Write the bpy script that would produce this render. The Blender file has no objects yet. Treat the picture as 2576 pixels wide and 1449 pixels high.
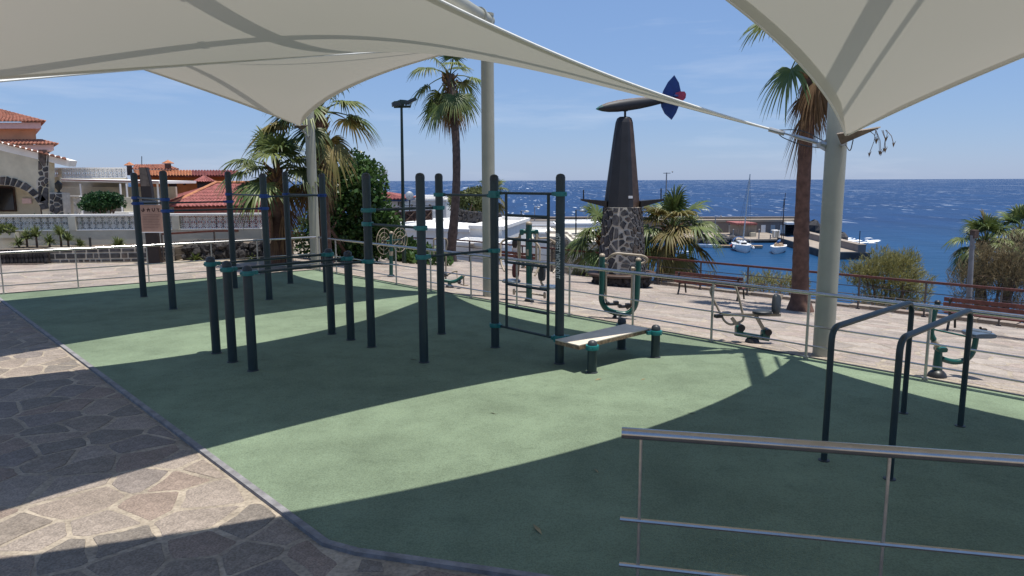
import bpy, bmesh, math, random
import numpy as np
from mathutils import Vector, Matrix
random.seed(7); RNG = np.random.default_rng(7)
SC = bpy.context.scene; COL = SC.collection
# ---------------------------------------------------------------- camera (pixels below are read on a 2576 x 1449 copy)
PW, PH, PF, PCX, PCY, EYE = 2576., 1449., 1790., 1288., 724.5, 2.5
PITCH = math.atan((724.5-454)/PF); ROLL = .0035
FW = np.array([0, math.cos(PITCH), -math.sin(PITCH)]); _R = np.array([1., 0, 0]); _U = np.array([0, math.sin(PITCH), math.cos(PITCH)])
RT = math.cos(ROLL)*_R - math.sin(ROLL)*_U; UP = math.sin(ROLL)*_R + math.cos(ROLL)*_U
CAMP = np.array([0, 0, EYE])
cd = bpy.data.cameras.new('camera'); cam = bpy.data.objects.new('camera', cd); COL.objects.link(cam)
cd.sensor_width = 36; cd.lens = PF/PW*36; cd.clip_start = .05; cd.clip_end = 60000
cam.matrix_world = Matrix(((RT[0], UP[0], -FW[0], CAMP[0]), (RT[1], UP[1], -FW[1], CAMP[1]), (RT[2], UP[2], -FW[2], CAMP[2]), (0, 0, 0, 1)))
SC.camera = cam
# ---------------------------------------------------------------- light
SUNV = Vector((.163, -.035, 1)).normalized()          # towards the sun, nearly overhead
EL = math.asin(SUNV.z); AZ = math.atan2(SUNV.x, SUNV.y)
wd = bpy.data.worlds.new('World'); SC.world = wd; wd.use_nodes = True
wn, wl = wd.node_tree.nodes, wd.node_tree.links
for n in list(wn): wn.remove(n)
wo = wn.new('ShaderNodeOutputWorld'); bg = wn.new('ShaderNodeBackground'); sky = wn.new('ShaderNodeTexSky')
sky.sky_type = 'NISHITA'; sky.sun_disc = False; sky.sun_elevation = EL; sky.sun_rotation = AZ
sky.altitude = 10; sky.air_density = 1.0; sky.dust_density = .25; sky.ozone_density = 2.2
SKY_STRENGTH = .09
bg.inputs['Strength'].default_value = SKY_STRENGTH
tc = wn.new('ShaderNodeTexCoord'); mp = wn.new('ShaderNodeMapping'); mp.inputs['Scale'].default_value = (1.1, 1.1, 9)
cn = wn.new('ShaderNodeTexNoise'); cn.inputs['Scale'].default_value = 2.2; cn.inputs['Detail'].default_value = 7; cn.inputs['Roughness'].default_value = .58
cr = wn.new('ShaderNodeMapRange'); cr.inputs[1].default_value = .52; cr.inputs[2].default_value = .80; cr.inputs[3].default_value = 0; cr.inputs[4].default_value = .36
mx = wn.new('ShaderNodeMix'); mx.data_type = 'RGBA'; mx.inputs[7].default_value = (7.4, 7.9, 8.8, 1)
wl.new(tc.outputs['Generated'], mp.inputs[0]); wl.new(mp.outputs[0], cn.inputs['Vector']); wl.new(cn.outputs[0], cr.inputs[0])
ti = wn.new('ShaderNodeMix'); ti.data_type = 'RGBA'; ti.inputs[0].default_value = .62; ti.inputs[7].default_value = (2.0, 3.5, 6.9, 1)   # constant pale blue mixed in to correct the yellowish horizon
wl.new(sky.outputs[0], ti.inputs[6]); wl.new(cr.outputs[0], mx.inputs[0]); wl.new(ti.outputs[2], mx.inputs[6]); wl.new(mx.outputs[2], bg.inputs[0]); wl.new(bg.outputs[0], wo.inputs[0])
sd = bpy.data.lights.new('sun', 'SUN'); sun = bpy.data.objects.new('sun', sd); COL.objects.link(sun)
sd.energy = 5.0; sd.angle = math.radians(.53); sd.color = (1, .955, .88)
sun.rotation_euler = SUNV.to_track_quat('Z', 'Y').to_euler(); sun.location = (0, 0, 40)
vs = SC.view_settings; vs.view_transform = 'Standard'; vs.look = 'None'; vs.exposure = .30; vs.gamma = 1; vs.use_curve_mapping = False
SC.render.engine = 'CYCLES'
# ---------------------------------------------------------------- pixel -> place
def ray(x, y): return FW + RT*((x-PCX)/PF) - UP*((y-PCY)/PF)
def G(x, y, z=0.):
    d = ray(x, y); return CAMP + d*((z-EYE)/d[2])
def D(x, y, Y):
    d = ray(x, y); return CAMP + d*(Y/d[1])
def px(P):
    v = np.asarray(P, float)-CAMP; z = v@FW
    return PCX+PF*(v@RT)/z, PCY-PF*(v@UP)/z, z
SEA_N = np.array([.7214, .6925]); ALONG = np.array([.6925, -.7214])   # seaward and along the sea edge
def ss(x, y): return x*SEA_N[0]+y*SEA_N[1]-10.0
def zg(x, y): return -.10*max(0., ss(x, y)-.1)                        # the terrace falls gently to the sea
def GS(x, y):
    P = G(x, y)
    for i in range(60): P = .5*P+.5*G(x, y, zg(P[0], P[1]))
    return P
def col_at(xp, A, B):     # the point of ground line A-B that stands in picture column xp
    n = np.cross(ray(xp, 400), ray(xp, 1000)); A = np.asarray(A, float); B = np.asarray(B, float)
    t = -((A-CAMP)@n)/((B-A)@n); return A+(B-A)*t
def V(p): return np.array(p, float)
# ---------------------------------------------------------------- mesh helper
def frame(d):
    d = d/np.linalg.norm(d); a = np.array([0, 0, 1.]) if abs(d[2]) < .9 else np.array([1., 0, 0])
    u = np.cross(a, d); u /= np.linalg.norm(u); return u, np.cross(d, u)
class MB:
    def __init__(s): s.v = []; s.f = []
    def add(s, vs, fs):
        o = len(s.v); s.v += [tuple(map(float, p)) for p in vs]; s.f += [tuple(i+o for i in f) for f in fs]; return s
    def box(s, c, size, rz=0., R=None):
        hx, hy, hz = [k/2 for k in size]; vs = [(x, y, z) for z in (-hz, hz) for x, y in ((-hx, -hy), (hx, -hy), (hx, hy), (-hx, hy))]
        if R is None: R = Matrix.Rotation(rz, 3, 'Z')
        vs = [tuple(R @ Vector(p) + Vector(c)) for p in vs]
        return s.add(vs, [(3, 2, 1, 0), (4, 5, 6, 7), (0, 1, 5, 4), (1, 2, 6, 5), (2, 3, 7, 6), (3, 0, 4, 7)])
    def beam(s, p0, p1, w, h):      # box section bar between two points
        p0, p1 = V(p0), V(p1); u, w_ = frame(p1-p0); vs = []
        for p in (p0, p1): vs += [p-u*w/2-w_*h/2, p+u*w/2-w_*h/2, p+u*w/2+w_*h/2, p-u*w/2+w_*h/2]
        return s.add(vs, [(3, 2, 1, 0), (4, 5, 6, 7), (0, 1, 5, 4), (1, 2, 6, 5), (2, 3, 7, 6), (3, 0, 4, 7)])
    def cyl(s, p0, p1, r0, r1=None, n=12): return s.tube([p0, p1], [r0, r0 if r1 is None else r1], n)
    def tube(s, pts, r, n=8, closed=False, caps=True):
        pts = [V(p) for p in pts]; m = len(pts); rr = r if isinstance(r, (list, tuple)) else [r]*m; vs = []; pu = None
        for i, p in enumerate(pts):
            a = pts[(i-1) % m] if (closed or i > 0) else p; b = pts[(i+1) % m] if (closed or i < m-1) else p
            d = b-a; d /= np.linalg.norm(d)
            if pu is None: u, w = frame(d)
            else:
                u = pu-d*(pu@d); u /= np.linalg.norm(u); w = np.cross(d, u)
            pu = u
            for k in range(n):
                t = 2*math.pi*k/n; vs.append(p+(u*math.cos(t)+w*math.sin(t))*rr[i])
        fs = []
        for i in range(m if closed else m-1):
            j = (i+1) % m
            for k in range(n): fs.append((i*n+k, i*n+(k+1) % n, j*n+(k+1) % n, j*n+k))
        if caps and not closed: fs += [tuple(range(n-1, -1, -1)), tuple((m-1)*n+k for k in range(n))]
        return s.add(vs, fs)
    def lathe(s, c, prof, n=20, sx=1., sy=1.):
        c = V(c); vs = []; fs = []
        for r, z in prof:
            for k in range(n): t = 2*math.pi*k/n; vs.append(c+np.array([r*sx*math.cos(t), r*sy*math.sin(t), z]))
        for i in range(len(prof)-1):
            for k in range(n): fs.append((i*n+k, i*n+(k+1) % n, (i+1)*n+(k+1) % n, (i+1)*n+k))
        fs += [tuple(range(n-1, -1, -1)), tuple((len(prof)-1)*n+k for k in range(n))]
        return s.add(vs, fs)
    def sph(s, c, r, n=12, m=8, sc=(1, 1, 1)):
        prof = [(max(r*math.sin(math.pi*i/m), 1e-4)*1., -r*math.cos(math.pi*i/m)*sc[2]) for i in range(m+1)]
        return s.lathe(c, prof, n, sc[0], sc[1])
    def ext(s, poly, d):            # polygon pushed along d
        poly = [V(p) for p in poly]; n = len(poly); d = V(d)
        return s.add(poly+[p+d for p in poly], [tuple(range(n-1, -1, -1)), tuple(range(n, 2*n))]+[(i, (i+1) % n, n+(i+1) % n, n+i) for i in range(n)])
    def quad(s, *p): return s.add(p, [tuple(range(len(p)))])
    def mesh(s, name, mat, smooth=False, off=(0, 0, 0), fix=True):
        me = bpy.data.meshes.new(name); o = V(off)
        me.from_pydata([tuple(V(p)-o) for p in s.v], [], s.f)
        mats = mat if isinstance(mat, (list, tuple)) else [mat]
        for m in mats: me.materials.append(M[m] if isinstance(m, str) else m)
        if fix and len(s.v) < 60000:
            b = bmesh.new(); b.from_mesh(me); bmesh.ops.recalc_face_normals(b, faces=b.faces); b.to_mesh(me); b.free()
        if smooth:
            me.polygons.foreach_set('use_smooth', [True]*len(me.polygons)); me.set_sharp_from_angle(angle=math.radians(40))
        return me
    def build(s, name, mat, parent=None, smooth=False, loc=None, fix=True):
        off = parent_world(parent) if parent is not None else (V(loc) if loc is not None else V((0, 0, 0)))
        o = bpy.data.objects.new(name, s.mesh(name, mat, smooth, off, fix)); COL.objects.link(o)
        if parent is not None: o.parent = parent
        elif loc is not None: o.location = loc
        return o
def parent_world(p):
    o = V((0, 0, 0))
    while p is not None: o = o+V(p.location); p = p.parent
    return o
def thing(name, label, cat, loc=(0, 0, 0), group=None):
    o = bpy.data.objects.new(name, None); COL.objects.link(o); o.location = tuple(map(float, loc)); o.empty_display_size = .2
    return tag(o, label, cat, group)
def tag(o, label=None, cat=None, group=None, kind=None):
    if label: o['label'] = label
    if cat: o['category'] = cat
    if group: o['group'] = group
    if kind: o['kind'] = kind
    return o
def inst(name, me, parent, loc=(0, 0, 0), rot=(0, 0, 0), sc=1., mw=None):
    o = bpy.data.objects.new(name, me); COL.objects.link(o); o.parent = parent
    if mw is not None: o.matrix_local = mw
    else:
        o.location = tuple(map(float, loc)); o.rotation_euler = rot; o.scale = (sc,)*3 if isinstance(sc, (int, float)) else sc
    return o
def arc(pts, r=.1, n=5):            # round the inner corners of a polyline
    pts = [V(p) for p in pts]; out = [pts[0]]
    for i in range(1, len(pts)-1):
        a, b, c = pts[i-1], pts[i], pts[i+1]; l1 = np.linalg.norm(a-b); l2 = np.linalg.norm(c-b); q = min(r, l1*.49, l2*.49)
        p0 = b+(a-b)/l1*q; p1 = b+(c-b)/l2*q
        for k in range(n+1): t = k/n; out.append(p0*(1-t)**2+2*b*t*(1-t)+p1*t*t)
    return out+[pts[-1]]
# ---------------------------------------------------------------- materials
M = {}
def lin(h):
    h = h.lstrip('#'); c = [int(h[i:i+2], 16)/255 for i in (0, 2, 4)]
    return tuple(x/12.92 if x <= .04045 else ((x+.055)/1.055)**2.4 for x in c)
def mat(name, c, rough=.6, metal=0., var=.12, scale=6., c2=None, bump=0., bscale=60., spec=.4, detail=4, randv=0., lo=.35, hi=.65):
    m = bpy.data.materials.new(name); m.use_nodes = True; N, L = m.node_tree.nodes, m.node_tree.links; b = N['Principled BSDF']
    b.inputs['Roughness'].default_value = rough; b.inputs['Metallic'].default_value = metal; b.inputs['Specular IOR Level'].default_value = spec
    if c2 is None: c2 = tuple(min(1, k*(1+var)) for k in c); c1 = tuple(k*(1-var) for k in c)
    else: c1 = c
    t = N.new('ShaderNodeTexCoord'); n = N.new('ShaderNodeTexNoise'); n.inputs['Scale'].default_value = scale; n.inputs['Detail'].default_value = detail; n.inputs['Roughness'].default_value = .6
    L.new(t.outputs['Object'], n.inputs['Vector'])
    mr = N.new('ShaderNodeMapRange'); mr.inputs[1].default_value = lo; mr.inputs[2].default_value = hi; L.new(n.outputs[0], mr.inputs[0])
    x = N.new('ShaderNodeMix'); x.data_type = 'RGBA'; x.inputs[6].default_value = (*c1, 1); x.inputs[7].default_value = (*c2, 1); L.new(mr.outputs[0], x.inputs[0])
    out = x.outputs[2]
    if randv:
        oi = N.new('ShaderNodeObjectInfo'); h = N.new('ShaderNodeHueSaturation'); a = N.new('ShaderNodeMapRange'); a.inputs[3].default_value = 1-randv; a.inputs[4].default_value = 1+randv
        L.new(oi.outputs['Random'], a.inputs[0]); L.new(a.outputs[0], h.inputs['Value']); L.new(out, h.inputs['Color']); out = h.outputs[0]
    L.new(out, b.inputs['Base Color'])
    if bump:
        n2 = N.new('ShaderNodeTexNoise'); n2.inputs['Scale'].default_value = bscale; n2.inputs['Detail'].default_value = 5; L.new(t.outputs['Object'], n2.inputs['Vector'])
        bp = N.new('ShaderNodeBump'); bp.inputs['Strength'].default_value = bump; bp.inputs['Distance'].default_value = .02; L.new(n2.outputs[0], bp.inputs['Height']); L.new(bp.outputs[0], b.inputs['Normal'])
    M[name] = m; return m
mat('rubber', (.158, .206, .138), .95, scale=.55, var=.13, bump=.6, bscale=130, spec=.15, detail=8)
def speckle(name, sc, lo, hi, amt):
    m = M[name]; N, L = m.node_tree.nodes, m.node_tree.links; b = N['Principled BSDF']; src = b.inputs['Base Color'].links[0].from_socket
    t = N.new('ShaderNodeTexCoord'); n = N.new('ShaderNodeTexNoise'); n.inputs['Scale'].default_value = sc; n.inputs['Detail'].default_value = 3; L.new(t.outputs['Object'], n.inputs['Vector'])
    r = N.new('ShaderNodeMapRange'); r.inputs[1].default_value = lo; r.inputs[2].default_value = hi; r.inputs[3].default_value = 1-amt; r.inputs[4].default_value = 1+amt*.6; L.new(n.outputs[0], r.inputs[0])
    h = N.new('ShaderNodeHueSaturation'); L.new(r.outputs[0], h.inputs['Value']); L.new(src, h.inputs['Color']); L.new(h.outputs[0], b.inputs['Base Color'])
speckle('rubber', 75, .35, .6, .17); speckle('rubber', 2.6, .3, .6, .10); speckle('rubber', .35, .35, .65, .10); speckle('rubber', 9, .30, .42, .07)
mat('kerb', (.20, .195, .20), .9, scale=8, var=.25, bump=.3)
mat('mortar', (.30, .255, .20), .95, scale=3, var=.22, bump=.5, bscale=40, spec=.2)
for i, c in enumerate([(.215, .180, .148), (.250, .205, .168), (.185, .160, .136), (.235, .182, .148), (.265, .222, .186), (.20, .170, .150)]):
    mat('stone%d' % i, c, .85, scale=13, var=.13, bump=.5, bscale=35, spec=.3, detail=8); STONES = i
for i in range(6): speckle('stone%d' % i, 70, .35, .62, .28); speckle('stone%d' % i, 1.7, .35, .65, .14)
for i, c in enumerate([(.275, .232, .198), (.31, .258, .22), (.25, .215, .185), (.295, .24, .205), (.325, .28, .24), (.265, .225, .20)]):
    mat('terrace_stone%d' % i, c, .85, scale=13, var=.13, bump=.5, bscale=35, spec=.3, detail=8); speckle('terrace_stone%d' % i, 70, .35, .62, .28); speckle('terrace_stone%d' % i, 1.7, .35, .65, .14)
speckle('mortar', 30, .3, .6, .25)
mat('basalt', (.055, .053, .056), .85, scale=9, var=.4, bump=.6, bscale=40, randv=.35)
mat('basalt_brown', (.085, .068, .060), .85, scale=9, var=.4, bump=.6, bscale=40, randv=.3)
mat('lava', (.035, .032, .032), .9, scale=7, var=.6, bump=.8, bscale=30, randv=.4)
mat('pale_mortar', (.50, .455, .39), .9, scale=6, var=.15, bump=.3)
mat('post_paint', (.018, .034, .037), .42, scale=5, var=.12, spec=.45)
mat('post_cap', (.030, .035, .040), .45, var=.1)
mat('teal', (.010, .155, .150), .35, var=.1, spec=.5)
mat('blue', (.008, .05, .22), .38, var=.1)
mat('machine_teal', (.006, .07, .058), .32, var=.12, spec=.5)
mat('cream_metal', (.31, .255, .19), .4, var=.1, scale=9)
mat('black_plastic', (.018, .018, .02), .4, var=.2)
mat('pad_black', (.025, .03, .034), .5, var=.15)
mat('pad_blue', (.06, .085, .12), .3, var=.15, spec=.6)
mat('pad_red', (.09, .018, .018), .5, var=.2)
mat('steel', (.42, .41, .405), .2, metal=1., var=.06, scale=20)
mat('steel_post', (.47, .44, .40), .38, metal=.85, var=.1, scale=20)
mat('wood_rail', (.105, .034, .024), .55, scale=7, var=.3, bump=.2)
mat('bench_wood', (.115, .036, .026), .5, scale=8, var=.35, bump=.25)
mat('iron', (.02, .022, .022), .5, var=.2)
mat('rail_iron', (.09, .07, .06), .6, var=.25)
mat('bench_top', (.60, .53, .43), .7, scale=4, var=.10)
mat('bench_edge', (.20, .14, .085), .85, scale=30, var=.45, bump=.6)
mat('column', (.33, .325, .265), .42, scale=2.2, var=.06, spec=.4)
mat('gal', (.40, .41, .41), .4, metal=.7, var=.12, scale=14)
mat('hem', (.55, .54, .50), .8, var=.05)
mat('white_cable', (.7, .7, .66), .6, var=.05)
mat('dark_cable', (.06, .065, .07), .5, metal=.4)
mat('white_wall', (.74, .72, .68), .9, scale=1.3, var=.07, bump=.15)
mat('bright_wall', (.78, .77, .745), .9, scale=.8, var=.05, bump=.1)
mat('cream_wall', (.55, .495, .375), .9, scale=1.5, var=.12, bump=.2)
mat('grey_wall', (.52, .48, .39), .9, scale=1.1, var=.14, bump=.2)
mat('peach_wall', (.70, .36, .20), .9, scale=1.3, var=.1)
mat('orange_wall', (.60, .19, .055), .9, scale=1.3, var=.14)
mat('pink_fascia', (.72, .52, .50), .9, var=.06)
mat('tile_red', (.25, .082, .072), .8, scale=4, var=.35, detail=6)
mat('tile_orange', (.44, .19, .095), .8, scale=4, var=.3, detail=6)
mat('tile_old', (.36, .155, .10), .85, scale=4, var=.35, detail=6)
mat('dark_glass', (.012, .012, .014), .15, var=.2, spec=.6)
mat('dark_wood', (.045, .022, .016), .7, scale=10, var=.3)
mat('shutter', (.13, .035, .02), .7)
mat('sign_face', (.37, .225, .165), .7, scale=5, var=.1)
mat('sign_ink', (.06, .032, .026), .8)
mat('sign_brown', (.025, .016, .014), .5, var=.2)
mat('sign_plate', (.14, .11, .09), .35, metal=.6, var=.3)
mat('sub_paint', (.011, .011, .014), .55, scale=3, var=.3, spec=.5, detail=7)
mat('sub_brown', (.062, .038, .028), .6, scale=3, var=.35, detail=7)
mat('fin_blue', (.006, .035, .16), .45, var=.1)
mat('prop_red', (.27, .03, .07), .5, var=.12)
mat('nose_green', (.02, .11, .10), .5)
mat('torp_top', (.17, .115, .085), .8, scale=16, var=.5)
mat('letter', (.62, .62, .58), .6, var=.06)
mat('lamp_green', (.02, .04, .032), .5, var=.15)
mat('grey_pole', (.26, .24, .23), .6, var=.15)
mat('bin_metal', (.12, .10, .085), .45, metal=.5, var=.25)
mat('concrete', (.27, .225, .18), .9, scale=.5, var=.16, bump=.2, detail=8)
mat('dark_concrete', (.05, .05, .052), .7, scale=.5, var=.35, detail=8)  # darker concrete for the quay and jetty side faces
mat('breakwater', (.185, .16, .145), .9, scale=.3, var=.2, detail=8)
mat('white_paint', (.76, .76, .75), .35, var=.05)
mat('boat_blue', (.03, .09, .24), .45)
mat('boat_wood', (.34, .24, .15), .6, var=.2)
mat('boat_dark', (.02, .028, .035), .3)
mat('alu', (.5, .5, .5), .35, metal=.8)
mat('buoy', (.5, .06, .04), .5)
mat('soil', (.13, .105, .08), .95, scale=1.5, var=.3, bump=.6, bscale=8, detail=8)
mat('bark', (.12, .075, .055), .9, scale=14, var=.3, bump=.7, bscale=22, detail=7)
mat('palm_trunk', (.115, .064, .047), .95, scale=6, var=.3, bump=.6, bscale=18, detail=7)
mat('palm_trunk_grey', (.10, .072, .062), .95, scale=7, var=.35, bump=.9, bscale=18, detail=7)
mat('skin', (.42, .24, .16), .6); mat('hair', (.012, .009, .008), .5); mat('shirt', (.62, .58, .53), .9); mat('trousers', (.05, .06, .09), .9)
mat('feather', (.03, .024, .022), .7, var=.3)
mat('leaf_litter', (.27, .22, .12), .9, var=.2)
def leafmat(name, c1, c2, trans=.35, scale=1.2, rough=.5, randv=.15):
    m = mat(name, c1, rough, c2=c2, scale=scale, randv=randv, spec=.35, detail=3); N, L = m.node_tree.nodes, m.node_tree.links
    b = N['Principled BSDF']; o = N['Material Output']; t = N.new('ShaderNodeBsdfTranslucent'); x = N.new('ShaderNodeMixShader'); x.inputs[0].default_value = trans
    src = b.inputs['Base Color'].links[0].from_socket; L.new(src, t.inputs[0]); L.new(b.outputs[0], x.inputs[1]); L.new(t.outputs[0], x.inputs[2]); L.new(x.outputs[0], o.inputs[0])
leafmat('frond', (.050, .085, .020), (.150, .175, .055), .25, 2.0, .42, .3)
leafmat('frond_yellow', (.13, .125, .035), (.23, .17, .06), .3, 3, .55, .2)
leafmat('frond_dead', (.15, .085, .040), (.25, .155, .08), .2, 5, .8, .3)
leafmat('bush_green', (.020, .055, .014), (.075, .135, .035), .25, 1.6, .4)
leafmat('hedge_green', (.012, .045, .016), (.035, .085, .025), .2, 2.5, .45)
leafmat('tamarisk', (.17, .165, .055), (.30, .275, .11), .35, .8, .8)
leafmat('tamarisk_brown', (.15, .115, .06), (.25, .195, .105), .3, .7, .8)
leafmat('olive_green', (.05, .075, .025), (.13, .14, .05), .3, .6, .6)
leafmat('yucca', (.07, .10, .03), (.17, .19, .07), .3, 4, .5)
leafmat('grass_leaf', (.07, .11, .03), (.15, .17, .05), .3, 4, .6)
# tensile fabric: white PVC cloth that lets part of the sun through
def fabric(name, dif, tra, mixv):
    m = bpy.data.materials.new(name); m.use_nodes = True; N, L = m.node_tree.nodes, m.node_tree.links
    N.remove(N['Principled BSDF']); o = N['Material Output']; a = N.new('ShaderNodeBsdfDiffuse'); b = N.new('ShaderNodeBsdfTranslucent'); x = N.new('ShaderNodeMixShader')
    n = N.new('ShaderNodeTexNoise'); n.inputs['Scale'].default_value = .6; n.inputs['Detail'].default_value = 5; t = N.new('ShaderNodeTexCoord'); L.new(t.outputs['Object'], n.inputs['Vector'])
    r = N.new('ShaderNodeMix'); r.data_type = 'RGBA'; r.inputs[6].default_value = (*[k*.93 for k in tra], 1); r.inputs[7].default_value = (*[k*1.07 for k in tra], 1); L.new(n.outputs[0], r.inputs[0])
    a.inputs[0].default_value = (*dif, 1); L.new(r.outputs[2], b.inputs[0]); x.inputs[0].default_value = mixv
    L.new(a.outputs[0], x.inputs[1]); L.new(b.outputs[0], x.inputs[2]); L.new(x.outputs[0], o.inputs[0]); M[name] = m
fabric('fabric', (.78, .765, .72), (.32, .305, .272), .22)
# sea
def sea_mat():
    m = bpy.data.materials.new('sea'); m.use_nodes = True; N, L = m.node_tree.nodes, m.node_tree.links; b = N['Principled BSDF']
    b.inputs['Roughness'].default_value = .4; b.inputs['Specular IOR Level'].default_value = .10
    g = N.new('ShaderNodeNewGeometry'); mpg = N.new('ShaderNodeMapping'); mpg.inputs['Scale'].default_value = (1, 1, 1); L.new(g.outputs['Position'], mpg.inputs[0])
    def noise(sc, det, sx=1., sy=1., rough=.6):
        q = N.new('ShaderNodeMapping'); q.inputs['Scale'].default_value = (sx, sy, 1); L.new(g.outputs['Position'], q.inputs[0])
        n = N.new('ShaderNodeTexNoise'); n.inputs['Scale'].default_value = sc; n.inputs['Detail'].default_value = det; n.inputs['Roughness'].default_value = rough; L.new(q.outputs[0], n.inputs['Vector']); return n
    def rng(src, a, b_, c=0., d=1.):
        r = N.new('ShaderNodeMapRange'); r.inputs[1].default_value = a; r.inputs[2].default_value = b_; r.inputs[3].default_value = c; r.inputs[4].default_value = d; L.new(src, r.inputs[0]); return r.outputs[0]
    def mixc(f, c1, c2):
        x = N.new('ShaderNodeMix'); x.data_type = 'RGBA'; L.new(f, x.inputs[0])
        for i, c in ((6, c1), (7, c2)):
            if isinstance(c, tuple): x.inputs[i].default_value = (*c, 1)
            else: L.new(c, x.inputs[i])
        return x.outputs[2]
    big = noise(.012, 5, 1, .55); mid = noise(.22, 6, .55, 1.)
    swell_shade = noise(.10, 5, 1., .12)
    base = mixc(rng(big.outputs[0], .35, .68), (.0058, .031, .100), (.0085, .046, .135))
    base = mixc(rng(swell_shade.outputs[0], .40, .66, 0, .75), base, (.0035, .019, .064))  # dark streaks of wave shading mixed into the water colour
    base = mixc(rng(mid.outputs[0], .42, .66, 0, .45), base, (.0035, .024, .085))  # finer wave shading painted with the same noise as the bump
    # whitecaps: short crests, wider with distance so they stay readable, gathered in streaks
    sh = N.new('ShaderNodeSeparateXYZ'); L.new(g.outputs['Position'], sh.inputs[0]); base = mixc(rng(sh.outputs[1], 190, 90, 0, .42), base, (.011, .072, .145))   # shallow harbour water
    gust = noise(.004, 3); sx = N.new('ShaderNodeSeparateXYZ'); L.new(g.outputs['Position'], sx.inputs[0])
    def mul(a, b_):
        q = N.new('ShaderNodeMath'); q.operation = 'MULTIPLY'; L.new(a, q.inputs[0]); L.new(b_, q.inputs[1]); return q.outputs[0]
    foam = None
    for sc, sy, d0, d1, lo, hi in ((.42, .16, 150, 260, .645, .69), (.16, .045, 450, 900, .635, .68), (.055, .014, 1400, 3000, .63, .68)):
        f = mul(rng(noise(sc, 3, 1., sy, .55).outputs[0], lo, hi), rng(sx.outputs[1], d0, d1))
        if foam is None: foam = f
        else:
            q = N.new('ShaderNodeMath'); q.operation = 'MAXIMUM'; L.new(foam, q.inputs[0]); L.new(f, q.inputs[1]); foam = q.outputs[0]
    foam = mul(foam, rng(gust.outputs[0], .35, .55, .35, .9))
    L.new(mixc(foam, base, (.56, .60, .64)), b.inputs['Base Color'])
    bp = N.new('ShaderNodeBump'); bp.inputs['Strength'].default_value = .8; bp.inputs['Distance'].default_value = .5; L.new(mid.outputs[0], bp.inputs['Height']); L.new(bp.outputs[0], b.inputs['Normal'])
    M['sea'] = m
sea_mat(); mat('foam', (.75, .78, .8), .8, scale=.6, var=.2)
# ================================================================ SETTING
SEA_Z = -8.5
def SA(a, s, z=None):
    p = SEA_N*(s+10)+ALONG*a; return np.array([p[0], p[1], zg(*p) if z is None else z])
# sea: one sheet to the horizon
m = MB(); xs = [-40000, -6000, -1500, -400, -120, 0, 120, 400, 1500, 6000, 40000]; ys = [15, 60, 120, 250, 600, 1500, 4000, 12000, 45000]
m.add([(x, y, SEA_Z) for y in ys for x in xs], [(j*11+i, j*11+i+1, (j+1)*11+i+1, (j+1)*11+i) for j in range(8) for i in range(10)])
tag(m.build('sea', 'sea'), kind='structure')
def sstep(a, b, x): t = min(1, max(0, (x-a)/(b-a))); return t*t*(3-2*t)
def terr(x, y):
    s = ss(x, y); a = x/max(y, 6.)
    inland = -.25-.06*max(0, y-24)
    if s < 10.25: z0 = zg(x, y)-.25
    else:
        q = s-10.25
        zm = max(-1.6-q*.10-(1.2 if q > 2 else q*.6), -7.9) if y < 100 else -7.9-(y-100)*.5
        zr = max(-1.3-q*.85, -14)
        z0 = zm+(zr-zm)*sstep(.10, .2, a)
    if a < -.2: z0 = z0+(inland-z0)*sstep(-.2, -.32, a)*(1 if y > 21 else 0)
    if y > 110: z0 = min(z0, -7.9-(y-110)*.6)
    return max(z0, -16)
m = MB(); nx, ny = 90, 90; X = np.linspace(-75, 75, nx); Y = np.linspace(-14, 135, ny)
m.add([(x, y, terr(x, y)+(.12*math.sin(x*1.3+y*.7)*math.sin(y*.9) if ss(x, y) > 12 else 0)) for y in Y for x in X], [(j*nx+i, j*nx+i+1, (j+1)*nx+i+1, (j+1)*nx+i) for j in range(ny-1) for i in range(nx-1)])
tag(m.build('terrain', 'soil', smooth=True), kind='structure')
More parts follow.
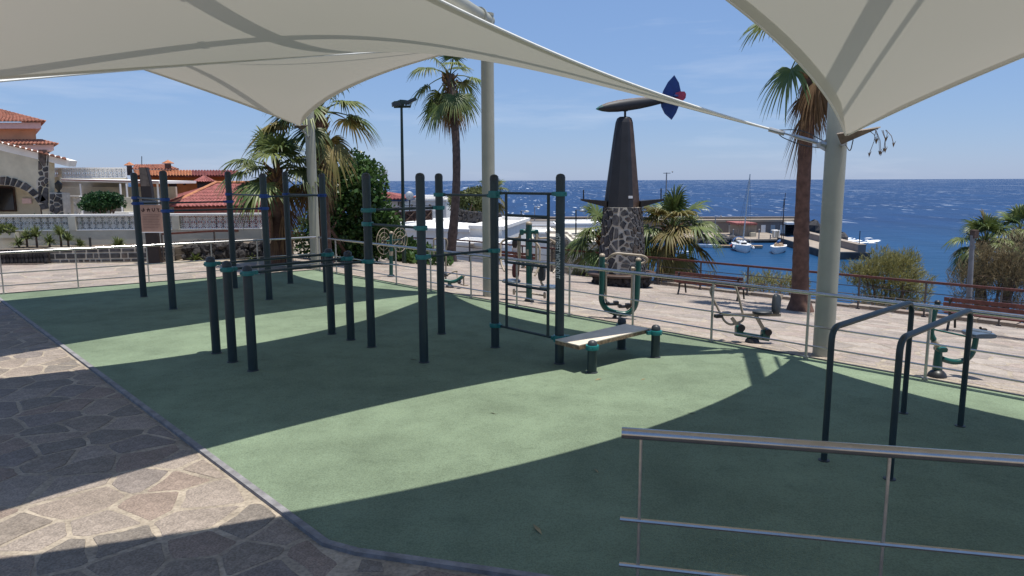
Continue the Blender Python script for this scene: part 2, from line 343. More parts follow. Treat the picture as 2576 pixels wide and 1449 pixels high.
# terrace paving: bed of mortar and the stones laid in it
S_END = 10.3
m = MB(); rows = [-34, -20, -10, -5, -.0, .1, 2.5, 5, 7.5, S_END]; cols = np.linspace(-46, 30, 20); nc = len(cols)
m.add([SA(a, s) for s in rows for a in cols], [(j*nc+i, j*nc+i+1, (j+1)*nc+i+1, (j+1)*nc+i) for j in range(len(rows)-1) for i in range(nc-1)])
paving = tag(m.build('paving', 'mortar'), kind='structure')
def clip(poly, n, c):               # keep n.p <= c
    out = []; k = len(poly)
    for i in range(k):
        p, q = poly[i], poly[(i+1) % k]; a = n[0]*p[0]+n[1]*p[1]-c; b = n[0]*q[0]+n[1]*q[1]-c
        if a <= 0: out.append(p)
        if (a < 0 < b) or (b < 0 < a): t = a/(a-b); out.append((p[0]+(q[0]-p[0])*t, p[1]+(q[1]-p[1])*t))
    return out
def voronoi(box, sp, jit, gap, planes, rng, rot=0., asp=1.):
    x0, x1, y0, y1 = box; c, s_ = math.cos(rot), math.sin(rot); pts = []
    R = max(x1-x0, y1-y0); cx, cy = (x0+x1)/2, (y0+y1)/2; n = int(R/sp)+2
    for i in range(-n, n):
        for j in range(-n, n):
            u = (i+(.5 if j % 2 else 0)+rng.uniform(-jit, jit))*sp*asp; v = (j+rng.uniform(-jit, jit))*sp
            x, y = cx+u*c-v*s_, cy+u*s_+v*c
            if x0-1 < x < x1+1 and y0-1 < y < y1+1: pts.append((x, y))
    P = np.array(pts); out = []
    for i, p in enumerate(P):
        if not (x0 <= p[0] <= x1 and y0 <= p[1] <= y1): continue
        if any(n_[0]*p[0]+n_[1]*p[1]-c_ > sp*.6 for n_, c_ in planes): continue
        d = ((P-p)**2).sum(1); idx = np.argsort(d)[1:15]; h = sp*2.2
        poly = [(p[0]-h, p[1]-h), (p[0]+h, p[1]-h), (p[0]+h, p[1]+h), (p[0]-h, p[1]+h)]
        for j in idx:
            q = P[j]; e = q-p; l = math.hypot(*e); n_ = e/l; g = gap*(.35+rng.random()*1.1)/2
            poly = clip(poly, n_, float(n_@((p+q)/2))-g)
            if len(poly) < 3: break
        for n_, c_ in planes:
            if len(poly) >= 3: poly = clip(poly, n_, c_-gap*.5)
        if len(poly) < 3: continue
        # drop tiny edges
        pp = [poly[k] for k in range(len(poly)) if math.hypot(poly[k][0]-poly[k-1][0], poly[k][1]-poly[k-1][1]) > sp*.07]
        if len(pp) >= 3:
            a = .5*abs(sum(pp[k-1][0]*pp[k][1]-pp[k][0]*pp[k-1][1] for k in range(len(pp))))
            if a > sp*sp*.08: out.append(pp)
    return out
def rough(poly, amp, rng):          # knock the corners off and bow the sides
    out = []; n = len(poly)
    for i in range(n):
        p, q = V(poly[i]), V(poly[(i+1) % n]); l = np.linalg.norm(q-p)
        out.append(p+(q-p)*.06); out.append((p+q)/2+rng.normal(size=2)*amp*l*.5); out.append(p+(q-p)*.94)
    return out
# pad outline
PC = V([-5.5, 20.03]); PE = V([5.88, 7.89]); PL = V([-11.55, 15.72]); K1 = V([-1.28, 4.64]); K2 = V([-1.05, 4.53]); K3 = V([.1, 4.22])
PEX = PE+(PE-PC)*.42; K4 = K3+(K3-V([-.39, 4.36]))*16
KN = V([-(K1-PL)[1], (K1-PL)[0]]); KN /= np.linalg.norm(KN)          # towards the pad
if KN@(PC-PL) < 0: KN = -KN
kc = float(KN@PL)
NN = V([-(K4-K2)[1], (K4-K2)[0]]); NN /= np.linalg.norm(NN)
if NN@(PC-K2) < 0: NN = -NN
LN = V([-(PC-PL)[1], (PC-PL)[0]]); LN /= np.linalg.norm(LN)
if LN@(K1-PL) > 0: LN = -LN                                           # away from the pad
r1 = np.random.default_rng(3)
DV = V([1., 0.])                                                     # dividing line through the near corner
cells = []
kerbw = .065
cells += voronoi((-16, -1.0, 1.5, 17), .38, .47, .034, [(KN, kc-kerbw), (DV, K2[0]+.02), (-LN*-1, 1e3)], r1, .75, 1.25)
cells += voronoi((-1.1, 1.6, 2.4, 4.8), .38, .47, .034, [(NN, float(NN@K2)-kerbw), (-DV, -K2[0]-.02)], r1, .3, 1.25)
ncell0 = len(cells); lp = float(LN@PC)
cells += voronoi((-19, -1.5, 14, 23.6), .46, .42, .032, [(-LN, -lp-.05), (KN*-1, -kc-.0), (SEA_N, 10.0-.15), (V([0., 1.]), 21.9)], r1, .6, 1.3)
cells += voronoi((-19, -11, 9, 16.5), .5, .36, .05, [(KN, kc-kerbw), (LN*1, 1e3), (-V([-1., 0]), -1e3)], r1, .75, 1.25)[:0]
pc = float(SEA_N@PC)
cells += voronoi((-12, 16, 3, 34), .46, .42, .032, [(-SEA_N, -pc-.06), (SEA_N, 10+S_END-.2), (-ALONG, 24.5), (V([-1., 0]), 9.5)], r1, -.8, 1.35)
info = []
for ic, c in enumerate(cells):
    cx, cy = np.mean(c, axis=0)
    if cy < .6: continue
    q = [px((p[0], p[1], zg(*p))) for p in c]
    if min(t[2] for t in q) < .3: continue
    a = .5*abs(sum(q[k-1][0]*q[k][1]-q[k][0]*q[k-1][1] for k in range(len(q))))
    vis = any(-60 < t[0] < PW+60 and 0 < t[1] < PH+60 for t in q)
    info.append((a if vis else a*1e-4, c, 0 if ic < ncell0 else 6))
info.sort(key=lambda t: -t[0])
far = [MB() for _ in range(12)]; SN = ['stone%d' % i for i in range(6)]+['terrace_stone%d' % i for i in range(6)]
def stone(mb, c, rng, h):
    o = rough(c, .06, rng); cx = np.mean(o, axis=0); n = len(o); top = [cx+(p-cx)*.95 for p in o]
    vs = [(p[0], p[1], zg(*p)-.006) for p in o]+[(p[0], p[1], zg(*p)+h) for p in top]
    mb.add(vs, [tuple(range(n, 2*n))]+[(i, (i+1) % n, n+(i+1) % n, n+i) for i in range(n)])
for k, (a, c, sf) in enumerate(info):
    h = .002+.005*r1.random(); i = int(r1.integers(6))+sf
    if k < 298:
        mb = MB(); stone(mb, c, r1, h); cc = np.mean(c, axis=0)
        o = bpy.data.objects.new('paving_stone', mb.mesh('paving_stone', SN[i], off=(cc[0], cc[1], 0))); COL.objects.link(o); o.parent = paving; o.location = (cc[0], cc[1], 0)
    else: stone(far[i], c, r1, h)
allf = MB(); idx = []
for i, fmb in enumerate(far):
    allf.add(fmb.v, fmb.f); idx += [i]*len(fmb.f)
me = allf.mesh('paving_stones', SN, fix=False); me.polygons.foreach_set('material_index', idx)
o = bpy.data.objects.new('paving_stones', me); COL.objects.link(o); o.parent = paving; o['kind'] = 'stuff'
# rubber pad with its kerb
pad = [PL, K1, K2, K3, K4, PEX, PC]
m = MB(); m.ext([(p[0], p[1], -.03) for p in pad], (0, 0, .052)); tag(m.build('rubber_floor', 'rubber'), kind='structure')
m = MB()
def strip(mb, pts, w, z0, z1, side):
    pts = [V(p) for p in pts]; off = []
    for i, p in enumerate(pts):
        a = pts[max(i-1, 0)]; b = pts[min(i+1, len(pts)-1)]; d = (b-a)/np.linalg.norm(b-a); off.append(p+V([-d[1], d[0]])*w*side)
    for i in range(len(pts)-1):
        q = [pts[i], pts[i+1], off[i+1], off[i]]; mb.ext([(p[0], p[1], z0) for p in q], (0, 0, z1-z0))
strip(m, [PL, K1, K2, K3, K4], .055, -.04, .030, -1)
kerb = m.build('kerb', 'kerb'); tag(kerb, kind='structure')
m = MB(); strip(m, [PL, PC, PEX], .05, -.05, .032, 1); tag(m.build('pad_edging', 'iron'), kind='structure')
# edge of the terrace under the outer railing: rough pale kerb stones
m = MB(); m.ext([SA(-17.5, S_END-.25, 0), SA(30, S_END-.25, 0), SA(30, S_END+.1, 0), SA(-17.5, S_END+.1, 0)], (0, 0, 0.01))
m = MB(); rr = np.random.default_rng(5); ed = thing('terrace_edge', 'rough pale kerb stones along the seaward edge of the terrace', 'kerb', SA(0, S_END)); a = -17.6
while a < 24:
    l = rr.uniform(.35, .8); mb = MB(); z = zg(*SA(a, S_END)[:2])
    c = SA(a+l/2, S_END-.02); mb.box((c[0], c[1], z-.05+rr.uniform(-.02, .03)), (l-.02, rr.uniform(.26, .36), .28), math.atan2(ALONG[1], ALONG[0])+rr.uniform(-.05, .05)); mb.build('kerb_stone', 'stone%d' % rr.integers(6), ed); a += l
# a few dry leaves blown on the rubber
for i, (x, y) in enumerate([(1352, 1332), (1618, 955), (1740, 1040), (1505, 955), (1040, 905), (1240, 1040), (1500, 1185)]):
    P = G(x, y, .025); mb = MB(); a = rr.uniform(0, 3); l = rr.uniform(.06, .13) if i else .17
    u = np.array([math.cos(a), math.sin(a)*.4+.1, 0]); u /= np.linalg.norm(u); w = np.array([-u[1], u[0], 0])
    mb.add([P-u*l/2, P+w*l*.12+V((0, 0, .012)), P+u*l/2+V((0, 0, .006)), P-w*l*.12+V((0, 0, .004))], [(0, 1, 2), (0, 2, 3)])
    q = ['longest dry leaf on the shaded green rubber near the front railing', 'dry leaf on the green rubber beside the inclined board', 'dry leaf on sunlit rubber between the inclined board and the grab bars', 'dry leaf just below the short post of the inclined board', 'dry leaf in the shade beside the tall post nearest the middle', 'dry leaf on rubber at the edge of the middle shadow', 'dry leaf in the broad sunlit strip of green rubber'][i]
    tag(mb.build('dry_leaf', 'leaf_litter', loc=P), q, 'leaf', 'dry leaves on the rubber floor')
# ================================================================ SHADE CANOPIES
def edge(P, Q, cen, s, n):
    u = np.linspace(0, 1, n)[:, None]; return P*(1-u)+Q*u+(cen-(P+Q)/2)*s*4*u*(1-u)
def coons(A, B, C, Dd, s, dz, n=57):
    cen = (A+B+C+Dd)/4+np.array([0, 0, dz])
    e0 = edge(A, B, cen, s[0], n); e1 = edge(Dd, C, cen, s[2], n); f0 = edge(A, Dd, cen, s[3], n); f1 = edge(B, C, cen, s[1], n)
    u = np.linspace(0, 1, n)[:, None, None]; v = np.linspace(0, 1, n)[None, :, None]
    S = (1-v)*e0[:, None]+v*e1[:, None]+(1-u)*f0[None]+u*f1[None]-((1-u)*(1-v)*A+u*(1-v)*B+u*v*C+(1-u)*v*Dd)
    return S, [e0, f1, e1, f0]
CAN = [
 ('large white tensile canopy overhead, its long tip tied to the right column', [(-.532, 15.605, 5.433), (3.611, 10.203, 3.199), (-4.0, 3.6, 5.57), (-7.029, 8.379, 3.591)], [.164, .279, .20, .439], -.371),
 ('farther white tensile canopy dipping to the left column in front of palms', [(-.729, 15.60, 5.293), (-5.721, 19.716, 3.98), (-12.033, 12.974, 6.186), (-7.572, 8.84, 3.575)], [.149, .175, .32, .141], .238),
 ('white tensile canopy at upper right dipping to the right column', [(4.42, 9.599, 3.066), (9.124, 4.648, 5.192), (1.37, -1.365, 3.572), (-3.644, 3.966, 5.515)], [.148, .179, .255, .295], .145)]
corners = []
for lab, cs, sg, dz in CAN:
    cs = [V(c) for c in cs]
    S, E = coons(*cs, sg, dz); n = S.shape[0]; cen = np.mean(cs, axis=0)
    t = thing('shade_canopy', lab, 'canopy', (cen[0], cen[1], 0)); m = MB()
    # trim the corner so that the cloth ends on a short clamp edge
    m.add(S.reshape(-1, 3), [(i*n+j, (i+1)*n+j, (i+1)*n+j+1, i*n+j+1) for i in range(n-1) for j in range(n-1)])
    fb = m.build('fabric', 'fabric', t, smooth=False); fb.data.polygons.foreach_set('use_smooth', [True]*len(fb.data.polygons))
    # hem: doubled cloth along each side
    for k, (e, inner) in enumerate([(S[:, 0], S[:, 1]), (S[-1], S[-2]), (S[:, -1], S[:, -2]), (S[0], S[1])]):
        d = inner-e; ln = np.linalg.norm(d, axis=1)[:, None]; w = np.minimum(.13, ln*.0+.13)
        tt = np.linspace(0, 1, n)[:, None]; w = .13*np.clip(np.minimum(tt, 1-tt)*9, .1, 1)
        m = MB(); q = e+d/np.maximum(ln, 1e-3)*w; up = np.array([0, 0, .012])
        m.add(np.concatenate([e+up, q+up]), [(i, i+1, n+i+1, n+i) for i in range(n-1)]); h = m.build('hem', 'fabric', t); h.data.polygons.foreach_set('use_smooth', [True]*(n-1))
        m = MB(); m.tube([p+up*.5 for p in e], .016, 6); m.build('edge_cable', 'white_cable', t, True)
    corners.append(cs)
# columns and the crossing pipes over the cloth
COLS = {}
def column(key, x, y, lab):
    t = thing('canopy_column', lab, 'column', (x, y, zg(x, y))); m = MB(); z0 = zg(x, y); top = dict(L=5.97, A=5.9, B=6.22, C=5.96, D=5.97, Q=6.58, N=5.5, P=6.22)[key]
    m.cyl((x, y, z0-.3), (x, y, top), .142, .135, 28); m.build('shaft', 'column', t, True)
    m = MB(); m.cyl((x, y, top-.02), (x, y, top+.03), .142, .142, 24); m.build('cap', 'column', t, True)
    COLS[key] = (t, x, y); return t
column('L', -5.66, 20.42, 'cream canopy column at the far left between the two brown palms')
column('A', -.50, 15.46, 'cream canopy column in the middle, nearest the leaning-wheel trainer and tall palm')
column('B', 4.47, 9.98, 'cream canopy column on the right beside the rowing trainer')
column('C', -4.45, 3.25, 'cream canopy column on the paving at the near left')
column('D', -7.95, 8.2, 'cream canopy column on the paving farther left')
column('Q', -12.5, 13.0, 'cream canopy column at the far left end of the paving')
column('N', 9.6, 4.55, 'cream canopy column at the right end of the rubber floor')
column('P', 1.4, -1.9, 'cream canopy column behind the viewpoint')
def pipe(a, b, lab, r=.105, z=5.62, over=.42, side=0., dz=0.):
    (_, x0, y0), (_, x1, y1) = COLS[a], COLS[b]; d = V([x1-x0, y1-y0]); L = np.linalg.norm(d); d /= L
    P = lambda s: V([x0+d[0]*s, y0+d[1]*s, z+dz*s/L]); t = thing('canopy_beam', lab, 'beam', (x0, y0, z)); m = MB()
    m.cyl(P(-over*.3), P(L+over*.3), r, n=20); m.build('pipe', 'column', t, True)
    if side: m = MB(); w_ = V([-d[1], d[0], 0])*side; m.cyl(P(.3)+w_, P(L-.3)+w_, .03, n=10); m.build('stay_pipe', 'column', t, True)
    for s in (.45, L*.36, L*.64, L-.45): m = MB(); m.cyl(P(s-.03), P(s+.03), r+.035, n=20); m.build('flange', 'column', t, True)
for a, b, lab, z in [('A', 'C', 'cream pipe beam from the middle column over the large canopy', 5.80), ('B', 'D', 'cream pipe beam from the right column leftward over the large canopy', 5.45), ('L', 'D', 'cream pipe beam from the left column over the farther canopy', 5.84), ('A', 'Q', 'cream pipe beam from the middle column over the farther canopy', 5.75), ('B', 'P', 'cream pipe beam from the right column over the upper right canopy', 6.1), ('N', 'C', 'cream pipe beam crossing over the upper right canopy to the near left', 5.35)]:
    pipe(a, b, lab, r=.05 if (a, b) == ('A', 'Q') else (.13 if (a, b) == ('A', 'C') else .105), dz=.72 if (a, b) == ('A', 'Q') else 0., z=z, side=.33 if (a, b) == ('B', 'P') else 0.)
# corner fittings: clamp plates, tension rods, safety wires
def rod(t, p, q, r=.018):
    p, q = V(p), V(q); m = MB(); d = (q-p)/np.linalg.norm(q-p); L = np.linalg.norm(q-p)
    m.cyl(p, q, r*.55, n=8); m.cyl(p, p+d*min(.22, L*.3), r*1.5, n=8); m.cyl(p+d*L*.45, p+d*L*.85, r*1.25, n=8); m.cyl(q-d*.07, q, r*2., n=8); m.build('tension_rod', 'gal', t, True)
def plate(t, c, a, b, th=.02):
    c, a, b = V(c), V(a), V(b); n = np.cross(a-c, b-c); n /= np.linalg.norm(n); m = MB(); m.ext([c-n*th/2, a-n*th/2, b-n*th/2], n*th)
    for k in range(6): p = a+(b-a)*(k+.5)/6+(c-a)*.06; m.cyl(p-n*.018, p+n*.018, .010, n=6)
    m.build('clamp_plate', 'bin_metal', t)
def wire(t, pts, r=.007): m = MB(); m.tube(arc(pts, .25, 6), r, 6); m.build('safety_wire', 'dark_cable', t, True)
kids = [o for o in COL.objects if o.name.startswith('shade_canopy')]
tB, xB, yB = COLS['B']; tL, xL, yL = COLS['L']; tA, xA, yA = COLS['A']
b1 = V((xB-.13, yB+.02, 2.97)); tip = corners[0][1]
rod(kids[0], tip, b1, .022)
m = MB(); m.ext([b1+V((0, -.01, .08)), b1+V((0, -.01, -.09)), b1+V((-.13, -.01, -.02)), b1+V((-.13, -.01, .02))], (0, .02, 0)); m.build('bracket', 'gal', tB)
q = tip+(b1-tip)*.15; wire(kids[0], [b1+V((0, 0, .03)), (b1+q)/2+V((0, 0, .12)), q+V((-.02, 0, .02)), q+V((.05, 0, -.07)), (b1+q)/2+V((0, 0, -.10)), b1+V((0, 0, -.05))])
c3 = corners[2][0]; b3 = V((xB+.03, yB-.14, 2.98))
plate(kids[2], c3+V((.0, .12, -.10)), c3+V((-.13, -.02, .03)), c3+V((.34, -.22, .10)))
rod(kids[2], c3+V((.02, .10, -.09)), b3, .02); wire(kids[2], [c3+V((.1, .0, -.05)), c3+V((.12, .1, -.22)), b3+V((.03, 0, .0))])
c2 = corners[1][1]; b2 = V((xL-.02, yL-.14, 3.72))
plate(kids[1], c2+V((.0, .15, -.10)), c2+V((-.22, .02, .02)), c2+V((.22, -.02, .02))); rod(kids[1], c2+V((0, .13, -.09)), b2, .022)
for c, kd, z in ((corners[0][0], kids[0], 5.2), (corners[1][0], kids[1], 5.1)): rod(kd, c, (xA, yA-.13, z))
for c, kd, key, z in ((corners[0][2], kids[0], 'C', 5.3), (corners[0][3], kids[0], 'D', 3.4), (corners[1][2], kids[1], 'Q', 5.9), (corners[1][3], kids[1], 'D', 3.5), (corners[2][1], kids[2], 'N', 5.0), (corners[2][2], kids[2], 'P', 3.4), (corners[2][3], kids[2], 'C', 5.3)):
    _, x, y = COLS[key]; rod(kd, c, (x, y, z))
# dry weed caught in the right corner clamp
w = thing('caught_weed', 'dry weed sprigs hanging from the clamp by the right column', 'weed', c3+V((.3, -.2, .05))); rr = np.random.default_rng(9)
for k in range(9):
    m = MB(); p = c3+V((.2+.22*rr.random(), -.16-.1*rr.random(), .06)); q = p+V((rr.uniform(-.05, .1), rr.uniform(-.04, .04), -rr.uniform(.08, .3)))
    m.tube([p, (p+q)/2+V((.02, 0, .01)), q], .004, 4); m.add([q, q+V((.03, 0, .04)), q+V((.0, 0, -.05)), q+V((-.02, 0, .02))], [(0, 1, 2), (0, 2, 3)]); m.build('sprig', 'frond_dead' if k % 2 else 'bark', w)
# ================================================================ CALISTHENICS RIGS
def hz(base, xp, yp):    # height of pixel (xp, yp) on the vertical through ground point base
    return float(D(xp, yp, base[1])[2])
class Rig:
    def __init__(s, name, label, cat, at, collar): s.t = thing(name, label, cat, at); s.c = collar; s.p = {}
    def post(s, key, bx, by, tx, ty, r=.062):
        b = G(bx, by-4); b[2] = 0; h = hz(b, tx, ty); s.p[key] = (b, h); m = MB(); x, y = b[:2]
        m.cyl((x, y, .005), (x, y, h-.05), r, n=20); o = m.build('post', 'post_paint', s.t, True)
        m = MB(); m.lathe((x, y, h-.05), [(r*1.02, -.035), (r*1.03, 0), (r*.9, .028), (r*.6, .045), (r*.15, .052)], 20); m.build('cap', 'post_cap', s.t, True)
        m = MB(); m.lathe((x, y, .02), [(r*1.25, 0), (r*1.2, .012), (r*1.02, .016)], 20); m.build('foot_ring', 'post_cap', s.t, True)
    def collar(s, key, z, to=None, r=.062):
        b, h = s.p[key]; x, y = b[:2]; m = MB(); m.lathe((x, y, z), [(r*1.0, -.03), (r*1.38, -.03), (r*1.42, -.012), (r*1.42, .012), (r*1.38, .03), (r*1.0, .03)], 20)
        if to is not None:
            d = V(to)-V((x, y, z)); d[2] = 0; d /= np.linalg.norm(d); m.beam(V((x, y, z))+d*r*1.2, V((x, y, z))+d*(r+.075), .05, .05)
            w = np.array([-d[1], d[0], 0]); m.cyl(V((x, y, z))-d*r*1.0-w*.0, V((x, y, z))-d*(r*1.42+.012), .012, n=8)
        m.build('collar', s.c, s.t, True)
    def bar(s, a, pa, b, pb, r=.0185):
        A, B = s.p[a][0], s.p[b][0]; za = hz(A, *pa); zb = hz(B, *pb); z = (za+zb)/2; pa_ = V((A[0], A[1], z)); pb_ = V((B[0], B[1], z))
        s.collar(a, z, pb_); s.collar(b, z, pa_); d = (pb_-pa_)/np.linalg.norm(pb_-pa_); m = MB(); m.cyl(pa_+d*.06, pb_-d*.06, r, n=12); m.build('bar', 'post_paint', s.t, True); return z
R1 = Rig('workout_rig', 'dark grey pull-up rig with teal collars, ladder and inclined board on green rubber', 'exercise rig', G(1067, 913), 'teal')
for k, v in dict(a=(545, 896, 528, 645), b=(586, 918, 572, 656), c=(637, 940, 617, 668), d=(835, 847, 826, 625), e=(883, 862, 875, 631), f=(935, 880, 920, 435), g=(1067, 919, 1060, 435), h=(1111, 847, 1103, 436), i=(1246, 881, 1244, 439), j=(1407, 922, 1410, 437), k=(1489, 945, 1490, 856), l=(1648, 906, 1648, 817), m=(1563, 885, 1562, 799)).items(): R1.post(k, *v)
R1.bar('a', (530, 660), 'd', (827, 643)); R1.bar('b', (572, 676), 'e', (876, 651)); R1.bar('c', (622, 687), 'f', (930, 657))
R1.bar('f', (922, 527), 'h', (1105, 524)); R1.bar('f', (922, 562), 'g', (1063, 575)); R1.bar('h', (1104, 488), 'i', (1244, 494)); zt = R1.bar('i', (1244, 486), 'j', (1409, 487)); R1.bar('g', (1065, 646), 'i', (1246, 630)); zb = R1.bar('i', (1246, 820), 'j', (1408, 850))
# wall ladder hung between two posts
Pi, Pj = R1.p['i'][0], R1.p['j'][0]; lad = []
for xp in (1275, 1378):
    q = col_at(xp, Pi, Pj); lad.append(q); m = MB(); m.beam((q[0], q[1], zb), (q[0], q[1], zt), .04, .04); m.build('ladder_rail', 'post_paint', R1.t)
for yl, yr in ((542, 545), (601, 608), (660, 671), (716, 728), (770, 789)):
    z = (hz(lad[0], 1275, yl)+hz(lad[1], 1378, yr))/2; m = MB(); m.cyl((lad[0][0], lad[0][1], z), (lad[1][0], lad[1][1], z), .02, n=10); m.build('rung', 'post_paint', R1.t, True)
# lettering painted down the right tall post
cu = bpy.data.curves.new('lettering', 'FONT'); cu.body = '#STREET WORKOUT'; cu.size = 1; cu.align_x = 'LEFT'; cu.extrude = 0
to = bpy.data.objects.new('lettering', cu); COL.objects.link(to); bpy.context.view_layer.update()
me = bpy.data.meshes.new_from_object(to); bpy.data.objects.remove(to)
bm = bmesh.new(); bm.from_mesh(me); bmesh.ops.triangulate(bm, faces=bm.faces); bmesh.ops.subdivide_edges(bm, edges=[e for e in bm.edges if e.calc_length() > .25], cuts=2); bm.to_mesh(me); bm.free()
xs = [v.co.x for v in me.vertices]; L0 = max(xs)-min(xs); z1 = hz(Pj, 1407, 586); z0 = hz(Pj, 1407, 700); kx = (z1-z0)/L0; ky = .078/.73
a0 = math.atan2(-Pj[1], -Pj[0])-math.radians(30); rr_ = .0635
for v in me.vertices:
    al = (v.co.y-.36)*ky/rr_; zz = z1-(v.co.x-min(xs))*kx; v.co = (rr_*math.cos(a0+al), rr_*math.sin(a0+al), zz)
me.materials.append(M['letter']); o = bpy.data.objects.new('lettering', me); COL.objects.link(o); o.parent = R1.t; o.location = (Pj[0]-R1.t.location.x, Pj[1]-R1.t.location.y, -R1.t.location.z)
o['label'] = 'white lettering reading #STREET WORKOUT down the post'
# inclined board
def gz(x, y, z): return G(x, y, z)
bA, bB = V(R1.p['l'][0]), V(R1.p['m'][0]); jj, kk = V(Pj), V(R1.p['k'][0])
zlo = hz(kk, 1490, 868); zhi = hz(bA, 1648, 830)
w = kk-jj; w[2] = 0; w /= np.linalg.norm(w); ln = ((bA+bB)/2-(jj+kk)/2); ln[2] = 0; Ln = np.linalg.norm(ln); ln /= Ln; mid0 = (jj+kk)/2; wd_ = np.linalg.norm((kk-jj)[:2])
hw = wd_/2-.085
c4 = [mid0-ln*.16-w*hw, mid0-ln*.16+w*hw, mid0+ln*(Ln-.02)+w*hw, mid0+ln*(Ln-.02)-w*hw]
zz = [zlo, zlo, zhi, zhi]; top = [V((c[0], c[1], z)) for c, z in zip(c4, zz)]; dn = V((0, 0, -.055))
m = MB(); m.ext([p+dn for p in top], (0, 0, .049)); m.build('board_core', 'bench_edge', R1.t)
ct = sum(top)/4; m = MB(); m.ext([ct+(p-ct)*.998+V((0, 0, -.005)) for p in top], (0, 0, .012)); m.build('board_top', 'bench_top', R1.t)
for key, z in (('j', zlo-.0), ('k', zlo-.03), ('l', zhi-.035), ('m', zhi-.05)): R1.collar(key, z, to=sum(top)/4)
R2 = Rig('workout_rig', 'dark grey six-post pull-up rig with blue collars behind the teal one', 'exercise rig', G(591, 724), 'blue')
for k, v in dict(a=(362, 753, 336, 434), b=(436, 784, 409, 429), c=(591, 731, 571, 431), d=(678, 760, 663, 436), e=(731, 719, 713, 432), f=(822, 741, 811, 436)).items(): R2.post(k, *v, r=.068)
R2.bar('a', (341, 497), 'b', (415, 503)); R2.bar('a', (341, 511), 'c', (575, 508)); R2.bar('b', (415, 531), 'd', (668, 524)); R2.bar('c', (575, 487), 'd', (667, 494)); R2.bar('d', (667, 494), 'f', (814, 492)); R2.bar('e', (718, 487), 'f', (814, 493))
# two hooped grab bars
for lab, b0, b1, t0, t1 in (('dark hooped dip bar on the rubber, the one farther from the front railing', (2072, 1164), (2272, 1044), (2085, 820), (2290, 763)), ('dark hooped dip bar on the rubber, the nearer to the front railing', (2237, 1211), (2415, 1077), (2265, 850), (2445, 780))):
    A, B = G(*b0), G(*b1); z = (hz(A, *t0)+hz(B, *t1))/2; t = thing('dip_bar', lab, 'dip bar', A, 'pair of hooped dip bars')
    m = MB(); m.tube(arc([(A[0], A[1], .0), (A[0], A[1], z), (B[0], B[1], z), (B[0], B[1], .0)], .13, 7), .0275, 14); m.build('tube', 'post_paint', t, True)
    for q in (A, B): m = MB(); m.lathe((q[0], q[1], .02), [(.05, 0), (.05, .008), (.03, .012)], 16); m.build('foot_ring', 'post_cap', t, True)
# ================================================================ RAILINGS
def railing(name, label, posts, zfun, hs, rtop, rlow, mtop, mlow, mpost, pw=.02, ext=(0, 0), flat=False):
    posts = [V(p)[:2] for p in posts]; P0 = posts[0]; t = thing(name, label, 'railing', (P0[0], P0[1], zfun(*P0)))
    for p in posts:
        z = zfun(*p); m = MB()
        if flat: m.box((p[0], p[1], z+hs[0]/2), (pw*2.2, pw, hs[0]-.01), math.atan2(*(posts[-1]-P0)[::-1])+math.pi/2)
        else: m.cyl((p[0], p[1], z-.03), (p[0], p[1], z+hs[0]-.02), pw, n=10)
        m.build('post', mpost, t, True)
        m = MB(); m.cyl((p[0], p[1], z+.0), (p[0], p[1], z+.035), pw*1.9, n=12); m.build('base_flange', mpost, t, True)
    a = posts[0]-(posts[1]-posts[0])/np.linalg.norm(posts[1]-posts[0])*ext[0]; b = posts[-1]+(posts[-1]-posts[-2])/np.linalg.norm(posts[-1]-posts[-2])*ext[1]
    pl = ([a] if ext[0] else [])+posts+([b] if ext[1] else [])
    for k, h in enumerate(hs):
        m = MB(); pts = [V((p[0], p[1], zfun(*p)+h)) for p in pl]
        if flat and k == 0:
            for i in range(len(pts)-1): m.beam(pts[i], pts[i+1], .055, .06)
        else: m.tube(pts, rtop if k == 0 else rlow, 14 if k == 0 else 8)
        m.build('handrail' if k == 0 else 'mid_rail', mtop if k == 0 else mlow, t, True)
    return t
flat0 = lambda x, y: .02
seaA, seaB = V((*PC, 0))+V((.05, .05, 0)), V((*PE, 0))+V((.05, .05, 0))
seap = [col_at(x, seaA, seaB)[:2]-SEA_N*.12 for x in (815, 857, 930, 1008, 1095, 1196, 1311, 1443, 1602, 1799, 2036, 2334)]+[(PE+(PE-PC)*.14)-SEA_N*.12, (PE+(PE-PC)*.24)-SEA_N*.12]
railing('steel_railing', 'long stainless steel railing along the seaward side of the rubber floor', seap, flat0, (.93, .47, .19), .029, .0125, 'steel', 'steel', 'steel_post', .019)
LP0, LP1 = V((*PL, 0)), V((*PC, 0)); leftp = [col_at(x, LP0, LP1)[:2]+LN*-.10 for x in (10, 197, 374, 534, 648, 795)]
railing('steel_railing', 'stainless steel railing along the far left side of the rubber floor', [PL+(PL-PC)*.15-LN*.1]+leftp, flat0, (.93, .47, .19), .029, .0125, 'steel', 'steel', 'steel_post', .016)
